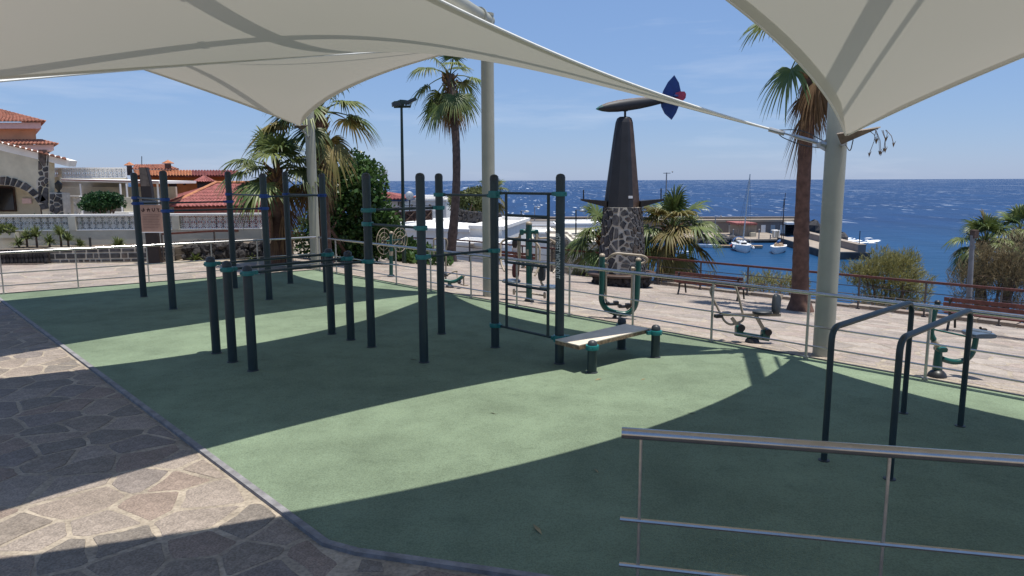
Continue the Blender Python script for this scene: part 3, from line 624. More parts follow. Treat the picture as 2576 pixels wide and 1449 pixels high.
# front railing on its low coping
zc = .26; r0 = G(1613, 1092, zc+.93); r1_ = G(2576, 1150, zc+.95); dd = (r1_-r0)/np.linalg.norm(r1_-r0)
r2_ = col_at(2240, r0, r1_); st = np.linalg.norm(r2_-r0); fr = [(r0+dd*st*k)[:2] for k in range(4)]
railing('steel_railing', 'near stainless steel railing at the lower right corner, with round rail ends', fr, lambda x, y: zc, (.93, .45, .19), .030, .0135, 'steel', 'steel', 'steel_post', .0085, ext=(.10, .6))
d2 = dd[:2]/np.linalg.norm(dd[:2]); nb = V([d2[1], -d2[0]]); nb = nb if nb[1] < 0 else -nb; e0 = r0[:2]-d2*.16-nb*.08; e1 = r0[:2]+d2*7-nb*.08
m = MB(); m.ext([(*e0, 0), (*e1, 0), (*(e1+nb*2.5), 0), (*(e0+nb*2.5), 0)], (0, 0, zc-.02)); lw = m.build('low_wall', 'concrete', loc=(e0[0], e0[1], 0)); tag(lw, 'low concrete plinth carrying the near railing', 'wall')
m = MB(); m.ext([(*(e0-d2*.03-nb*.03), zc-.02), (*(e1-nb*.03), zc-.02), (*(e1+nb*.16), zc-.02), (*(e0+nb*.16-d2*.03), zc-.02)], (0, 0, .022)); m.build('coping', 'kerb', lw)
# outer railing with brown wooden handrail
KO = SA(-20.6, 10.0); KO = GS(1143, 652); KO = SA(float(ALONG@KO[:2]), 9.95)
n = 26; a0 = float(ALONG@KO[:2]); outp = [SA(a0+i*1.62, 9.95)[:2] for i in range(n)]
railing('wood_railing', 'railing with brown wooden handrail along the seaward edge of the terrace', outp, zg, (.90, .62, .40, .18), .045, .011, 'wood_rail', 'rail_iron', 'rail_iron', .03, flat=True)
lo_ = V([-10.6, 22.6]); lf = [KO[:2]+V([-.35, -.35])+(lo_-KO[:2])*t for t in np.linspace(0, 1, 8)]
railing('wood_railing', 'railing with brown wooden handrail in front of the black rubble wall', lf, lambda x, y: zg(x, y), (.88, .60, .38, .18), .045, .011, 'wood_rail', 'rail_iron', 'rail_iron', .03, flat=True)
# ================================================================ OUTDOOR TRAINERS ON THE TERRACE
class Mach:
    def __init__(s, name, label, cat, bx, by): s.b = GS(bx, by); s.Y = s.b[1]; s.t = thing(name, label, cat, s.b)
    def q(s, x, y, dy=0.): return D(x, y, s.Y+dy)
    def tube(s, part, mt, pts, r, n=10, rnd=.08, closed=False):
        P = [s.q(*p) for p in pts]; m = MB(); m.tube(arc(P, rnd, 4) if not closed else P, r, n, closed); return m.build(part, mt, s.t, True)
    def dome(s, x, y, w, h):
        P = GS(x, y); r = w/2/PF*P[1]; m = MB(); z = zg(P[0], P[1]); hh = h/PF*P[1]
        m.lathe((P[0], P[1], z-.02), [(r, 0), (r*1.0, .03), (r*.9, hh*.45+.02), (r*.65, hh*.8+.02), (r*.3, hh+.02)], 18); return m.build('base_cover', 'black_plastic', s.t, True)
    def cap(s, x, y, r, dy=0., mt='cream_metal'): P = s.q(x, y, dy); m = MB(); m.sph(P, r, 14, 8, (1, 1, .8)); return m.build('cap', mt, s.t, True)
    def pad(s, part, mt, c, w, h, th, rot=(0, 0, 0), dy=0.):    # rounded cushion, w and h in pixels of the photograph
        P = s.q(*c, dy); k = s.Y/PF; W, H = w*k/2, h*k/2; m = MB(); R = Matrix.Rotation(rot[2], 3, 'Z') @ Matrix.Rotation(rot[1], 3, 'Y') @ Matrix.Rotation(rot[0], 3, 'X')
        pr = []
        for i in range(20):
            a = 2*math.pi*i/20; ca, sa = math.cos(a), math.sin(a); pr.append((math.copysign(abs(ca)**.55, ca), math.copysign(abs(sa)**.55, sa)))
        lay = [(.86, -th/2), (1, -th*.25), (1, th*.25), (.86, th/2)]
        vs = [tuple(R @ Vector((x*W*f, d, z*H*f))+Vector(P)) for f, d in lay for x, z in pr]; n = 20
        fs = [(i*n+k_, i*n+(k_+1) % n, (i+1)*n+(k_+1) % n, (i+1)*n+k_) for i in range(3) for k_ in range(n)]+[tuple(range(n-1, -1, -1)), tuple(range(3*n, 4*n))]
        m.add(vs, fs); return m.build(part, mt, s.t, True)
# 1 twin hand wheels
a = Mach('wheel_trainer', 'green post with two cream spoked hand wheels behind the railing', 'exercise machine', 984, 697)
a.tube('post', 'machine_teal', [(984, 694), (984, 588)], .052); a.tube('band', 'cream_metal', [(984, 643), (984, 632)], .055); a.cap(984, 586, .058); a.dome(984, 696, 20, 7)
def wheel(mc, c, r, az, nm='hand_wheel'):
    c = V(c); u = np.array([math.cos(az), math.sin(az), 0]); v = np.array([0, 0, 1.]); m = MB()
    for rr, tr in ((r, .008), (r*.68, .006), (r*.36, .006)): m.tube([c+(u*math.cos(t)+v*math.sin(t))*rr for t in np.linspace(0, 2*math.pi, 33)[:-1]], tr, 6, True)
    o = m.build(nm, 'cream_metal', mc.t, True)
    for k in range(6): t = k*math.pi/3+.4; mm = MB(); mm.cyl(c, c+(u*math.cos(t)+v*math.sin(t))*r, .007, n=6); mm.build('spoke', 'cream_metal', o, True)
    mm = MB(); nrm = np.cross(u, v); mm.cyl(c-nrm*.06, c+nrm*.06, .035, n=10); mm.build('hub', 'black_plastic', o, True)
wl_ = a.q(966, 607, -.12); wr_ = a.q(1006, 603, .2); wheel(a, wl_, .35, math.radians(66)); wheel(a, wr_, .33, math.radians(62))
m = MB(); m.cyl(a.q(984, 606), wl_, .026); m.cyl(a.q(984, 606), wr_, .026); m.build('axle_arm', 'machine_teal', a.t, True)
# 2 back extension trainer
b = Mach('sit_up_trainer', 'low green and cream back trainer behind the railing, left of the middle column', 'exercise machine', 1131, 724)
b.dome(1131, 724, 22, 9); b.tube('frame', 'machine_teal', [(1104, 704), (1120, 706), (1145, 710), (1165, 695)], .045, rnd=.15); b.tube('stem', 'machine_teal', [(1131, 716), (1131, 707)], .05); b.cap(1165.5, 694, .047)
b.tube('link', 'cream_metal', [(1166, 697), (1167, 718)], .018); b.tube('foot_bar', 'cream_metal', [(1167, 718), (1178, 717)], .016); b.tube('foot_bar', 'cream_metal', [(1167, 718), (1152, 713)], .012)
b.tube('back_bar', 'cream_metal', [(1104, 701, .1), (1119, 695, .1), (1141, 683, .1), (1151, 682, .1)], .02); b.tube('strut', 'cream_metal', [(1149, 684, .1), (1151, 701)], .018); b.pad('back_pad', 'pad_black', (1121, 690), 16, 5, .22, (0, .45, 0), .1)
b.tube('grab_bar', 'cream_metal', [(1091, 640, -.2), (1091, 603, -.2), (1096, 600, -.2), (1123, 600, .1), (1126, 611, .1), (1122, 628, .1), (1121.6, 704, .1)], .018, rnd=.05)
b.pad('knee_roll', 'black_plastic', (1156, 709), 9, 5, .3, (0, .3, 0), -.05)
# 3 twin chest press
c = Mach('press_trainer', 'green twin-seat chest press trainer with cream handles behind the ladder', 'exercise machine', 1331, 759)
c.tube('post', 'machine_teal', [(1331, 756), (1330.5, 566)], .066, 14); c.cap(1330.5, 563, .068); c.dome(1331, 759, 26, 11)
c.tube('cross_head', 'machine_teal', [(1312, 582), (1350, 583)], .05); 
for x, y in ((1312.5, 584), (1349.5, 585)): c.pad('pivot_box', 'machine_teal', (x, y), 11, 15, .16)
c.tube('label_band', 'cream_metal', [(1327, 628, -.06), (1327, 643, -.06)], .022)
c.tube('handle', 'cream_metal', [(1309, 588), (1306, 598), (1270, 602, .1), (1259, 612, .1), (1259, 650, .0), (1262, 668, -.1), (1269, 682, -.2)], .022, rnd=.12)
c.tube('handle', 'cream_metal', [(1309, 590, .1), (1303, 604, .2), (1304, 640, .2), (1308, 660, .1), (1318, 674, .05)], .02)
c.tube('handle', 'cream_metal', [(1350, 588), (1354, 600), (1378, 598, .1), (1398, 610, .1), (1406, 630, .1), (1405, 664, 0), (1392, 686, -.2)], .022, rnd=.12)
c.tube('handle', 'cream_metal', [(1332, 603, -.1), (1348, 609, -.15), (1358, 622, -.2), (1357, 672, -.25), (1345, 694, -.35)], .022, rnd=.12)
for x0, bx, by, w, h, mt, sx, sy, dy in ((1308, 1297, 681, 17, 36, 'pad_red', 1286, 707, .1), (1350, 1363, 685, 19, 44, 'pad_black', 1381, 722, -.15)):
    c.tube('hanger', 'cream_metal', [(x0, 588, dy*.5), (x0-1, 655, dy), (bx+(5 if x0 < 1330 else -3), by+h*.3, dy), (bx+(4 if x0 < 1330 else -1), by+h*.5+10, dy), (sx, sy+2, dy)], .026, rnd=.1)
    c.pad('backrest', mt, (bx, by), w, h, .10, (0, 0, .5 if x0 < 1330 else -.5), dy)
    P = c.q(sx, sy, dy); m = MB(); k = c.Y/PF
    m.lathe(P, [(.17, -.035), (.2, -.02), (.2, .015), (.17, .035)], 14, 1, .9); m.build('seat', 'pad_blue', c.t, True)
c.tube('foot_bar', 'cream_metal', [(1331, 735), (1293, 733)], .018); c.tube('foot_bar', 'cream_metal', [(1331, 737), (1370, 744, -.1)], .018)
c.pad('stop_pad', 'cream_metal', (1293, 734), 7, 15, .1); c.pad('stop_pad', 'cream_metal', (1370, 743), 7, 16, .1, dy=-.1)
# 4 air walker
w_ = Mach('air_walker', 'green U-shaped air walker with cream handle and black foot plates', 'exercise machine', 1552, 801)
w_.tube('frame', 'machine_teal', [(1515, 646), (1514, 735), (1512, 755), (1523, 778), (1550, 788), (1578, 791), (1596, 776), (1602, 752), (1606, 656)], .052, 14, rnd=.2)
w_.cap(1515, 643, .055); w_.cap(1606, 654, .055); w_.dome(1552, 802, 26, 10); w_.tube('stem', 'machine_teal', [(1552, 800), (1552, 786)], .07)
w_.tube('handle', 'cream_metal', [(1516, 652), (1529, 651), (1541, 640, -.1), (1552, 637, -.1), (1618, 643, -.1), (1630, 651, -.1), (1624, 660, 0), (1607, 664)], .021, rnd=.1)
w_.tube('swing_arm', 'cream_metal', [(1524, 665), (1524, 745), (1523, 756, -.05), (1533, 765, -.1)], .022); w_.tube('swing_arm', 'cream_metal', [(1592, 675), (1589, 755), (1588, 768, .05), (1576, 777, .05)], .024)
w_.tube('pivot', 'cream_metal', [(1517, 663), (1531, 664)], .028); w_.tube('pivot', 'cream_metal', [(1604, 676), (1588, 675)], .03)
for x, y, dy in ((1540, 765, -.1), (1570, 771, .05)):
    P = w_.q(x, y, dy); m = MB(); m.box(P, (.22, .12, .035), .1); m.box(P+V((.07, 0, .035)), (.08, .12, .04), .1); m.box(P+V((-.08, 0, .025)), (.05, .12, .03), .1); m.build('foot_plate', 'black_plastic', w_.t)
# 5 rowing trainer
e = Mach('rowing_trainer', 'cream and green rowing trainer with black seat left of the right column', 'exercise machine', 1892, 862)
e.dome(1892, 862, 37, 17); m = MB(); m.beam(e.q(1849, 838), e.q(1934, 852), .07, .07); m.build('beam', 'machine_teal', e.t); e.tube('stem', 'machine_teal', [(1892, 858), (1892, 846)], .055)
e.pad('joint_box', 'machine_teal', (1859, 829), 20, 26, .12); e.pad('joint_box', 'machine_teal', (1925, 841), 22, 28, .12); 
for x, y in ((1862, 823), (1929, 834)): P = e.q(x, y); m = MB(); m.cyl(P-V((0, .08, 0)), P+V((0, .08, 0)), .055, n=14); m.build('joint_cover', 'black_plastic', e.t, True)
m = MB(); m.beam(e.q(1902, 795), e.q(1924, 834), .05, .05); m.build('rear_link', 'cream_metal', e.t); m = MB(); m.beam(e.q(1841, 800), e.q(1856, 820), .05, .05); m.build('front_link', 'cream_metal', e.t)
m = MB(); m.beam(e.q(1815, 791), e.q(1963, 792), .05, .045); m.build('seat_bar', 'cream_metal', e.t)
P = e.q(1917, 785); m = MB(); m.lathe(P, [(.12, -.03), (.145, -.02), (.145, .012), (.12, .03)], 16, 1.0, .95); m.build('seat', 'pad_black', e.t, True)
e.pad('backrest', 'pad_black', (1953, 765), 26, 52, .07, (-.2, .3, .55)); e.tube('back_bar', 'cream_metal', [(1950, 791, .0), (1967, 742, .1)], .02)
e.tube('handle', 'cream_metal', [(1846, 716), (1852, 724), (1858, 745), (1871, 800), (1867, 808), (1840, 817), (1830, 814), (1821, 806), (1796, 756), (1787, 735), (1789, 724), (1800, 720)], .018, rnd=.06)
for x, y, dy in ((1807, 795, -.1), (1828, 788, .12)): P = e.q(x, y, dy); m = MB(); m.box(P, (.11, .08, .05), .3); m.build('foot_plate', 'black_plastic', e.t)
# 6 leg trainer with board
g = Mach('stretch_trainer', 'green curved-arm trainer with blue-grey pad at far right behind railing', 'exercise machine', 2357, 946)
g.dome(2357, 947, 46, 19)
m = MB(); p0, p1 = g.q(2357, 940), g.q(2361, 880); m.tube([p0, p1], [.062, .045], 14); m.build('post', 'machine_teal', g.t, True); g.pad('joint_box', 'machine_teal', (2366, 878), 26, 14, .13)
g.tube('arm', 'machine_teal', [(2359, 764), (2350, 786), (2343, 825), (2342, 842), (2349, 855)], .036, rnd=.2); g.cap(2359, 761, .04, mt='black_plastic')
g.tube('joint', 'cream_metal', [(2347, 857), (2357, 866), (2360, 879)], .034); g.cap(2361, 880, .045)
g.tube('arm', 'machine_teal', [(2369, 902), (2385, 908), (2402, 911), (2428, 907), (2444, 893), (2451, 875), (2456, 846)], .036, rnd=.15)
g.tube('brace', 'machine_teal', [(2350, 829), (2448, 850)], .012); m = MB(); m.tube([g.q(2432, 833, .1), g.q(2493, 843, -.1)], .05, 12); m.build('roller_pad', 'pad_blue', g.t, True); g.pad('seat_pad', 'pad_blue', (2462, 840), 62, 14, .3)
# small dark bird on the paving
P = GS(2474, 839); bt = thing('bird', 'small dark bird standing on the paving near the far right trainer', 'bird', P); m = MB(); m.sph(P+V((0, 0, .08)), .05, 12, 8, (1.5, .8, .8)); m.sph(P+V((-.075, 0, .12)), .028, 10, 6); m.add([P+V((.06, -.02, .09)), P+V((.06, .02, .09)), P+V((.15, .015, .075)), P+V((.15, -.015, .075))], [(0, 1, 2, 3)]); m.add([P+V((-.1, -.008, .12)), P+V((-.1, .008, .12)), P+V((-.13, 0, .115))], [(0, 1, 2)])
for s in (-1, 1): m.cyl(P+V((0, .015*s, 0)), P+V((0, .015*s, .05)), .004, n=5)
m.build('body', 'feather', bt, True)
# ================================================================ BENCHES
def bench(label, p_left, p_right, back_h, towards):
    A, B = V(p_left), V(p_right); d = B-A; L = np.linalg.norm(d); d /= L; f = V((towards[0], towards[1], 0)); f -= d*(f@d); f /= np.linalg.norm(f); up = V((0, 0, 1.))
    t = thing('park_bench', label, 'bench', A, 'wooden benches facing the sea'); sh = back_h*.52
    for k in range(3): p = A+f*(-.10+.045*(2-k)*.6)+up*(back_h-.045-k*.105); m = MB(); m.beam(p-d*.12, p+d*(L+.12), .03, .085); m.build('back_slat', 'bench_wood', t)
    for k in range(4): p = A+f*(.06+k*.105)+up*(sh+.012*(k == 3)); m = MB(); m.beam(p-d*.12, p+d*(L+.12), .085, .032); m.build('seat_slat', 'bench_wood', t)
    for p in (A, B):
        m = MB(); m.tube(arc([p+f*-.12+up*0, p+f*-.02+up*sh*.55, p+f*-.02+up*sh*.9, p+f*-.09+up*back_h*.97], .12, 5), .026, 8); m.tube(arc([p+f*.46, p+f*.40+up*sh*.6, p+f*.36+up*sh*.93, p+up*sh*.93], .1, 5), .024, 8); m.build('iron_leg', 'iron', t, True)
    return t
b1_, b2_ = GS(1709, 741), GS(1857, 758); tgt = SEA_N
bench('brown slatted bench facing the sea between the stone monument and right palm', b1_, b2_, .66, tgt)
c1_, c2_ = GS(1254, 676), GS(1342, 686); bench('brown slatted bench facing the sea behind the chest press trainer, person seated on it', c1_, c2_, .70, tgt)
d1_ = GS(2386, 832); d2_ = d1_+V((*ALONG, 0))*2.3; d2_[2] = zg(d2_[0], d2_[1]); bench('brown slatted bench facing the sea at the far right edge', d1_, d2_, .72, tgt)
# seated person seen from behind
def person(base, f, sh):
    f = V((f[0], f[1], 0)); s = V((f[1], -f[0], 0)); up = V((0, 0, 1.)); t = thing('person', 'person in a pale top with dark hair sitting on the bench, seen from behind', 'person', base)
    J = {}; 
    def j(k, ff, ss_, z, r): J[k] = (base+f*ff+s*ss_+up*z, r)
    h = sh+.09
    j('pel', .12, 0, h, .135); j('wst', .10, 0, h+.17, .115); j('chs', .09, 0, h+.36, .13); j('nck', .10, 0, h+.50, .052); j('hd0', .12, 0, h+.58, .07); j('hd1', .12, 0, h+.68, .085); j('hd2', .12, 0, h+.76, .05)
    for n, k in (('l', -1), ('r', 1)):
        j('sh'+n, .09, .165*k, h+.43, .055); j('el'+n, .12, .215*k, h+.17, .042); j('wr'+n, .32, .16*k, h+.07, .03); j('ha'+n, .39, .14*k, h+.06, .03)
        j('hp'+n, .14, .09*k, h-.01, .09); j('kn'+n, .55, .10*k, h+.0, .06); j('an'+n, .58, .10*k, .09, .04); j('to'+n, .72, .10*k, .04, .035)
    ed = [('pel', 'wst'), ('wst', 'chs'), ('chs', 'nck'), ('nck', 'hd0'), ('hd0', 'hd1'), ('hd1', 'hd2')]
    for n in 'lr': ed += [('chs', 'sh'+n), ('sh'+n, 'el'+n), ('el'+n, 'wr'+n), ('wr'+n, 'ha'+n), ('pel', 'hp'+n), ('hp'+n, 'kn'+n), ('kn'+n, 'an'+n), ('an'+n, 'to'+n)]
    ks = list(J); me = bpy.data.meshes.new('body'); me.from_pydata([tuple(J[k][0]-base) for k in ks], [(ks.index(a_), ks.index(b_)) for a_, b_ in ed], []); o = bpy.data.objects.new('body', me); COL.objects.link(o)
    sm = o.modifiers.new('s', 'SKIN'); o.modifiers.new('u', 'SUBSURF').levels = 2
    for i, k in enumerate(ks): me.skin_vertices[0].data[i].radius = (J[k][1],)*2
    me.skin_vertices[0].data[0].use_root = True
    bpy.context.view_layer.update(); dg = bpy.context.evaluated_depsgraph_get(); m2 = bpy.data.meshes.new_from_object(o.evaluated_get(dg)); bpy.data.objects.remove(o)
    for k in ('skin', 'shirt', 'trousers'): m2.materials.append(M[k])
    fl = f; 
    for p in m2.polygons:
        c = V(p.center); lat = abs(c@s); z = c[2]; p.use_smooth = True
        p.material_index = 2 if (z < h+.03 and z > .1) or (z < h+.12 and lat < .16 and c@fl < .3) else (1 if z < h+.49 and not (c@fl > .26) and z > h+.02 else 0)
    ob = bpy.data.objects.new('body', m2); COL.objects.link(ob); ob.parent = t
    m = MB(); c = base+f*.105+up*(h+.69); m.sph(c, .104, 16, 10, (1, 1, 1.12)); q = base+f*.03+up*(h+.52)
    for k in range(9): o_ = (k-4)*.022; m.tube([c+s*o_-f*.05+up*.03, c+s*o_*1.2-f*.085-up*.08, q+s*o_*1.2-f*.03, q+s*o_*.9-up*.12-f*.02], [.03, .034, .03, .012], 6)
    m.build('hair', 'hair', t, True)
pb = c1_+(c2_-c1_)*.47; person(pb, SEA_N, .36)
# ================================================================ MONUMENT
mb_ = GS(1562, 722); MY = mb_[1]+.75; mk = MY/PF
def q(x, y, dy=0.): return D(x, y, MY+dy)
mo = thing('monument', 'dark tower on a basalt stone base topped by a torpedo weathervane', 'monument', V((q(1563, 700)[0], MY, mb_[2]))); cx0, cy0, cz0 = mo.location
ztop = float(q(1565, 521)[2]); zring = float(q(1561, 684)[2]); zgrd = mb_[2]-.1
rt, rb = (1610-1520)/2*mk, (1622-1507)/2*mk
def rad(z): return rb+(rt-rb)*(z-zring)/(ztop-zring)
def sq(a, e=.75): ca, sa = math.cos(a), math.sin(a); return math.copysign(abs(ca)**e, ca), math.copysign(abs(sa)**e, sa)
def surf(u, z, off=0.): x, y = sq(u); r = rad(z)+off; return V((cx0+x*r, cy0+y*r*.92, z))
m = MB(); n = 40; zs = [zgrd, zring, ztop]; m.add([surf(2*math.pi*k/n, z, -.02) for z in zs for k in range(n)], [(i*n+k, i*n+(k+1) % n, (i+1)*n+(k+1) % n, (i+1)*n+k) for i in range(2) for k in range(n)]+[tuple(range(2*n, 3*n))]); sb = m.build('stone_base', 'pale_mortar', mo, True)
r5 = np.random.default_rng(21); per = 2*math.pi
_v = [(V([0., 1.]), ztop+.03), (V([0., -1.]), -zgrd)]; u_split = 4.5*.9
stones = voronoi((0, u_split, zgrd+.05, ztop+.3), .34, .47, .062, _v+[(V([1., 0]), u_split), (V([-1., 0]), 0.)], r5, .5, .9)+voronoi((u_split, per*.9, zgrd+.05, ztop+.3), .21, .47, .055, _v+[(V([1., 0]), per*.9), (V([-1., 0]), -u_split)], r5, .9, .9)
for c in stones:
    o = rough(c, .05, r5); cc = np.mean(o, axis=0); tp = [cc+(p-cx_)*.9 if False else cc+(p-cc)*.9 for p in o]; k = len(o); h = r5.uniform(.02, .045); mm = MB()
    mm.add([surf(p[0]/.9, p[1], -.03) for p in o]+[surf(p[0]/.9, p[1], h) for p in tp], [tuple(range(k, 2*k))]+[(i, (i+1) % k, k+(i+1) % k, k+i) for i in range(k)]); mm.build('stone', 'basalt' if r5.random() < .8 else 'basalt_brown', sb)
# ring seat of brown slabs on rubble
m = MB(); rs = (1646-1476)/2*mk; m.lathe((cx0, cy0, zring), [(rs, -.075), (rs+.015, -.06), (rs+.015, -.015), (rs, 0), (rt*.7, .0)], 32); m.build('ring_seat', 'sub_brown', mo, True)
m = MB(); ri = (1628-1497)/2*mk; m.lathe((cx0, cy0, zgrd), [(ri*1.02, 0), (ri, .2), (ri*.98, zring-.076-zgrd)], 28); pl_ = m.build('plinth', 'basalt', mo, True)
for i in range(26):
    a_ = i*2*math.pi/26+r5.uniform(-.05, .05)
    for j_ in range(2):
        zc_ = zgrd+.14+j_*(zring-.08-zgrd-.1)*.5; p_ = V((cx0+math.cos(a_+j_*.12)*ri, cy0+math.sin(a_+j_*.12)*ri, zc_)); mm = MB(); mm.sph(p_, r5.uniform(.10, .14), 7, 5, (1, 1, r5.uniform(.8, 1.2))); mm.build('stone', 'lava', pl_)
# tower: hull-shaped sail
def tw(y): t_ = (y-293)/(521-293); l = 1551+(1520-1551)*t_; r_ = 1591+(1609.5-1591)*t_; return l, r_
prof = [(-1.0, -.10), (-.86, -.55), (-.35, -.85), (.25, -.92), (.52, -.75), (.98, -.15), (1.0, .3), (.6, .8), (0, .95), (-.6, .8), (-1, .3)]
m = MB(); ys = [521, 470, 400, 340, 308, 298, 294]; sc_ = [1, 1, 1, 1, .97, .86, .62]; n = len(prof)
for y, k in zip(ys, sc_):
    l, r_ = tw(y); ctr = q((l+r_)/2, y); hw_ = (r_-l)/2*mk
    m.v += [(float(ctr[0]+p[0]*hw_*k), float(cy0+p[1]*hw_*.9*k), float(ctr[2])) for p in prof]
for i in range(len(ys)-1): m.f += [(i*n+k, i*n+(k+1) % n, (i+1)*n+(k+1) % n, (i+1)*n+k) for k in range(n)]
m.f += [tuple((len(ys)-1)*n+k for k in range(n))]; tower = m.build('tower', ['sub_paint', 'sub_brown'], mo)
tower.data.polygons.foreach_set('material_index', [1 if (p.normal.x > .62 and p.normal.y < .1) else 0 for p in tower.data.polygons])  # faces turned to the right get the browner material
for sgn, root, tip_, stk, y0, y1 in ((-1, 1523, 1461, 1468, 477, 499), (1, 1608, 1669, 1663, 474, 498)):
    m = MB(); ra = q(root, 505); rb_ = q(root, 521); ta = q(tip_, 500); tb = q(tip_, 504.5); 
    m.add([ra+V((0, -.32, 0)), rb_+V((0, -.28, 0)), rb_+V((0, .28, 0)), ra+V((0, .32, 0)), ta+V((0, -.12, 0)), tb+V((0, -.10, 0)), tb+V((0, .10, 0)), ta+V((0, .12, 0))], [(0, 1, 2, 3), (4, 7, 6, 5), (0, 4, 5, 1), (1, 5, 6, 2), (2, 6, 7, 3), (3, 7, 4, 0)]); m.build('fin', 'sub_paint', mo)
    m = MB(); m.cyl(q(stk, y1+2), q(stk, y0), .02, n=8); m.build('rod', 'sub_paint', mo)
m = MB(); m.box(q(1586, 496, -.62), (.12, .1, .07)); m.build('floodlight', 'white_paint', mo); m = MB(); m.beam(q(1578, 501, -.6), q(1594, 501, -.6), .03, .02); m.build('light_bracket', 'sub_paint', mo)
# torpedo weathervane
m = MB(); m.cyl(q(1572.5, 296), q(1572.5, 276), .035, n=10); m.cyl(q(1572.5, 280), q(1572.5, 275), .08, .09, n=10); m.build('pivot', 'sub_paint', mo, True)
A_ = q(1499, 274, -.35); B_ = q(1690, 249, .55); ax = B_-A_; LT = np.linalg.norm(ax); ax /= LT; u_, v_ = frame(ax); R_ = 14.5*mk
m = MB(); pts = []; rr_ = []
for s_, r_ in ((0, .05), (.03, .28), (.08, .55), (.16, .8), (.28, .97), (.42, 1.), (.56, .95), (.7, .8), (.84, .58), (.95, .4), (1.0, .34)): pts.append(A_+ax*LT*s_); rr_.append(R_*r_)
m.tube(pts, rr_, 18); torp = m.build('torpedo', ['sub_paint', 'torp_top', 'nose_green'], mo, True)
torp.data.polygons.foreach_set('material_index', [2 if (V(p.center)+V(mo.location)-A_)@ax < LT*.055 else (1 if p.normal.z > .86 else 0) for p in torp.data.polygons])
fx = [(1696.5, 189), (1681, 206), (1669, 228), (1662.5, 250), (1664, 268), (1673, 286), (1690, 301), (1701, 284), (1708, 266), (1712, 247), (1713, 230), (1708, 208)]
m = MB(); m.ext([q(x, y, .50) for x, y in fx], (0, .06, 0)); m.build('tail_fin', 'fin_blue', torp); tf = m
fc = q(1690, 247, .53); m = MB(); R90 = [(fc+(V((0, 0, 0))+ax*((p@ax))+V((0, 1, 0))*(p[2])*1.0)) for p in [q(x, y, .53)-fc for x, y in fx]]; m.ext(R90, (0, 0, .05)); m.build('tail_fin', 'fin_blue', torp)
m = MB(); rx = [(1698, 241), (1701, 233), (1711, 230), (1722, 230), (1726, 236), (1725, 246), (1720, 252), (1710, 254), (1701, 250)]; m.ext([q(x, y, .40) for x, y in rx], (0, .05, 0)); m.build('propeller_blade', 'prop_red', torp); m = MB(); m.ext([q(1690+(x-1690)*.8, 242+(y-242)*.8, .62) for x, y in rx], (0, .05, 0)); m.build('propeller_blade', 'prop_red', torp)
# ================================================================ STREET FURNITURE
lb = GS(1017, 662); t = thing('flood_light_mast', 'tall dark green lamp mast with three floodlights beside the green bush', 'lamp post', lb); LY = lb[1]
m = MB(); pt = D(1010, 270, LY); m.tube([lb+V((0, 0, -.05)), lb+V((0, 0, 1.2)), pt], [.085, .07, .045], 12); m.build('pole', 'lamp_green', t, True)
m = MB(); m.beam(D(991, 269, LY), D(1033, 268, LY), .08, .08); m.build('cross_arm', 'lamp_green', t)
for x, y, w0, h0, ry, rz in ((1000, 262, 26, 13, -.1, .3), (1016, 258, 22, 11, .1, -.4), (1033, 255, 30, 9, -.45, .2)):
    k = LY/PF; m = MB(); R_ = Matrix.Rotation(rz, 3, 'Z') @ Matrix.Rotation(ry, 3, 'Y'); P = D(x, y, LY-.1); m.box(P, (w0*k, .3, h0*k*.75), R=R_); m.box(P+V((0, 0, h0*k*.4)), (w0*k*.7, .22, h0*k*.3), R=R_); o = m.build('floodlight', 'lamp_green', t)
    m = MB(); m.box(P+V((0, -.151, -.01)), (w0*k*.85, .02, h0*k*.5), R=R_); m.build('lens', 'dark_glass', o)
    m = MB(); m.beam(P+V((0, 0, -.02)), D(x, 268, LY), .03, .04); m.build('bracket', 'lamp_green', o)
P = GS(906, 658); t = thing('litter_bin', 'dark metal litter bin on posts by the far railing in front of the bush', 'bin', P); k = P[1]/PF
m = MB(); m.lathe(P+V((0, 0, .28)), [(.19, 0), (.2, .03), (.23, .52), (.235, .55), (.21, .55), (.2, .5)], 18); m.build('drum', 'bin_metal', t, True)
for s in (-1, 1): m = MB(); m.cyl(P+V((.27*s, 0, 0)), P+V((.27*s, 0, .75)), .022); m.beam(P+V((.27*s, 0, .6)), P+V((.2*s, 0, .6)), .03, .03); m.build('post', 'bin_metal', t)
# information totem
P = G(386, 664); t = thing('information_sign', 'dark totem with a pinkish exercise panel in front of the white wall', 'sign', P); IY = P[1]; k = IY/PF
m = MB(); b0 = D(355, 664, IY); b1 = D(389, 664, IY); z1 = float(D(370, 470, IY)[2]); zt_ = float(D(360, 421, IY)[2]); x0, x1 = float(D(352, 470, IY)[0]), float(D(378, 470, IY)[0])
m.ext([(x0+.04, IY+.03, .0), (x0+.42, IY+.03, .0), (x1, IY+.03, z1), (x1-.10, IY+.03, zt_), (x0+.0, IY+.03, zt_), (x0, IY+.03, z1)], (0, .16, 0)); m.build('totem', 'sign_brown', t)
m = MB(); m.ext([(x1-.015, IY+.028, z1+.02), (x1-.11, IY+.028, zt_-.01), (x0+.01, IY+.028, zt_-.01), (x0+.02, IY+.028, z1+.02)], (0, -.01, 0)); m.build('face_plate', 'sign_plate', t)
c0, c1 = D(353, 516, IY), D(411, 583, IY); m = MB(); m.box(((c0[0]+c1[0])/2, IY-.02, (c0[2]+c1[2])/2), (c1[0]-c0[0], .05, c0[2]-c1[2])); pn = m.build('panel', 'sign_face', t)
W_ = c1[0]-c0[0]; H_ = c0[2]-c1[2]; yy = IY-.0465
m = MB(); m.box((c0[0]+W_*.42, yy+.01, c0[2]+.07), (W_*.75, .045, .13)); m.build('header_plate', 'pad_blue', t)
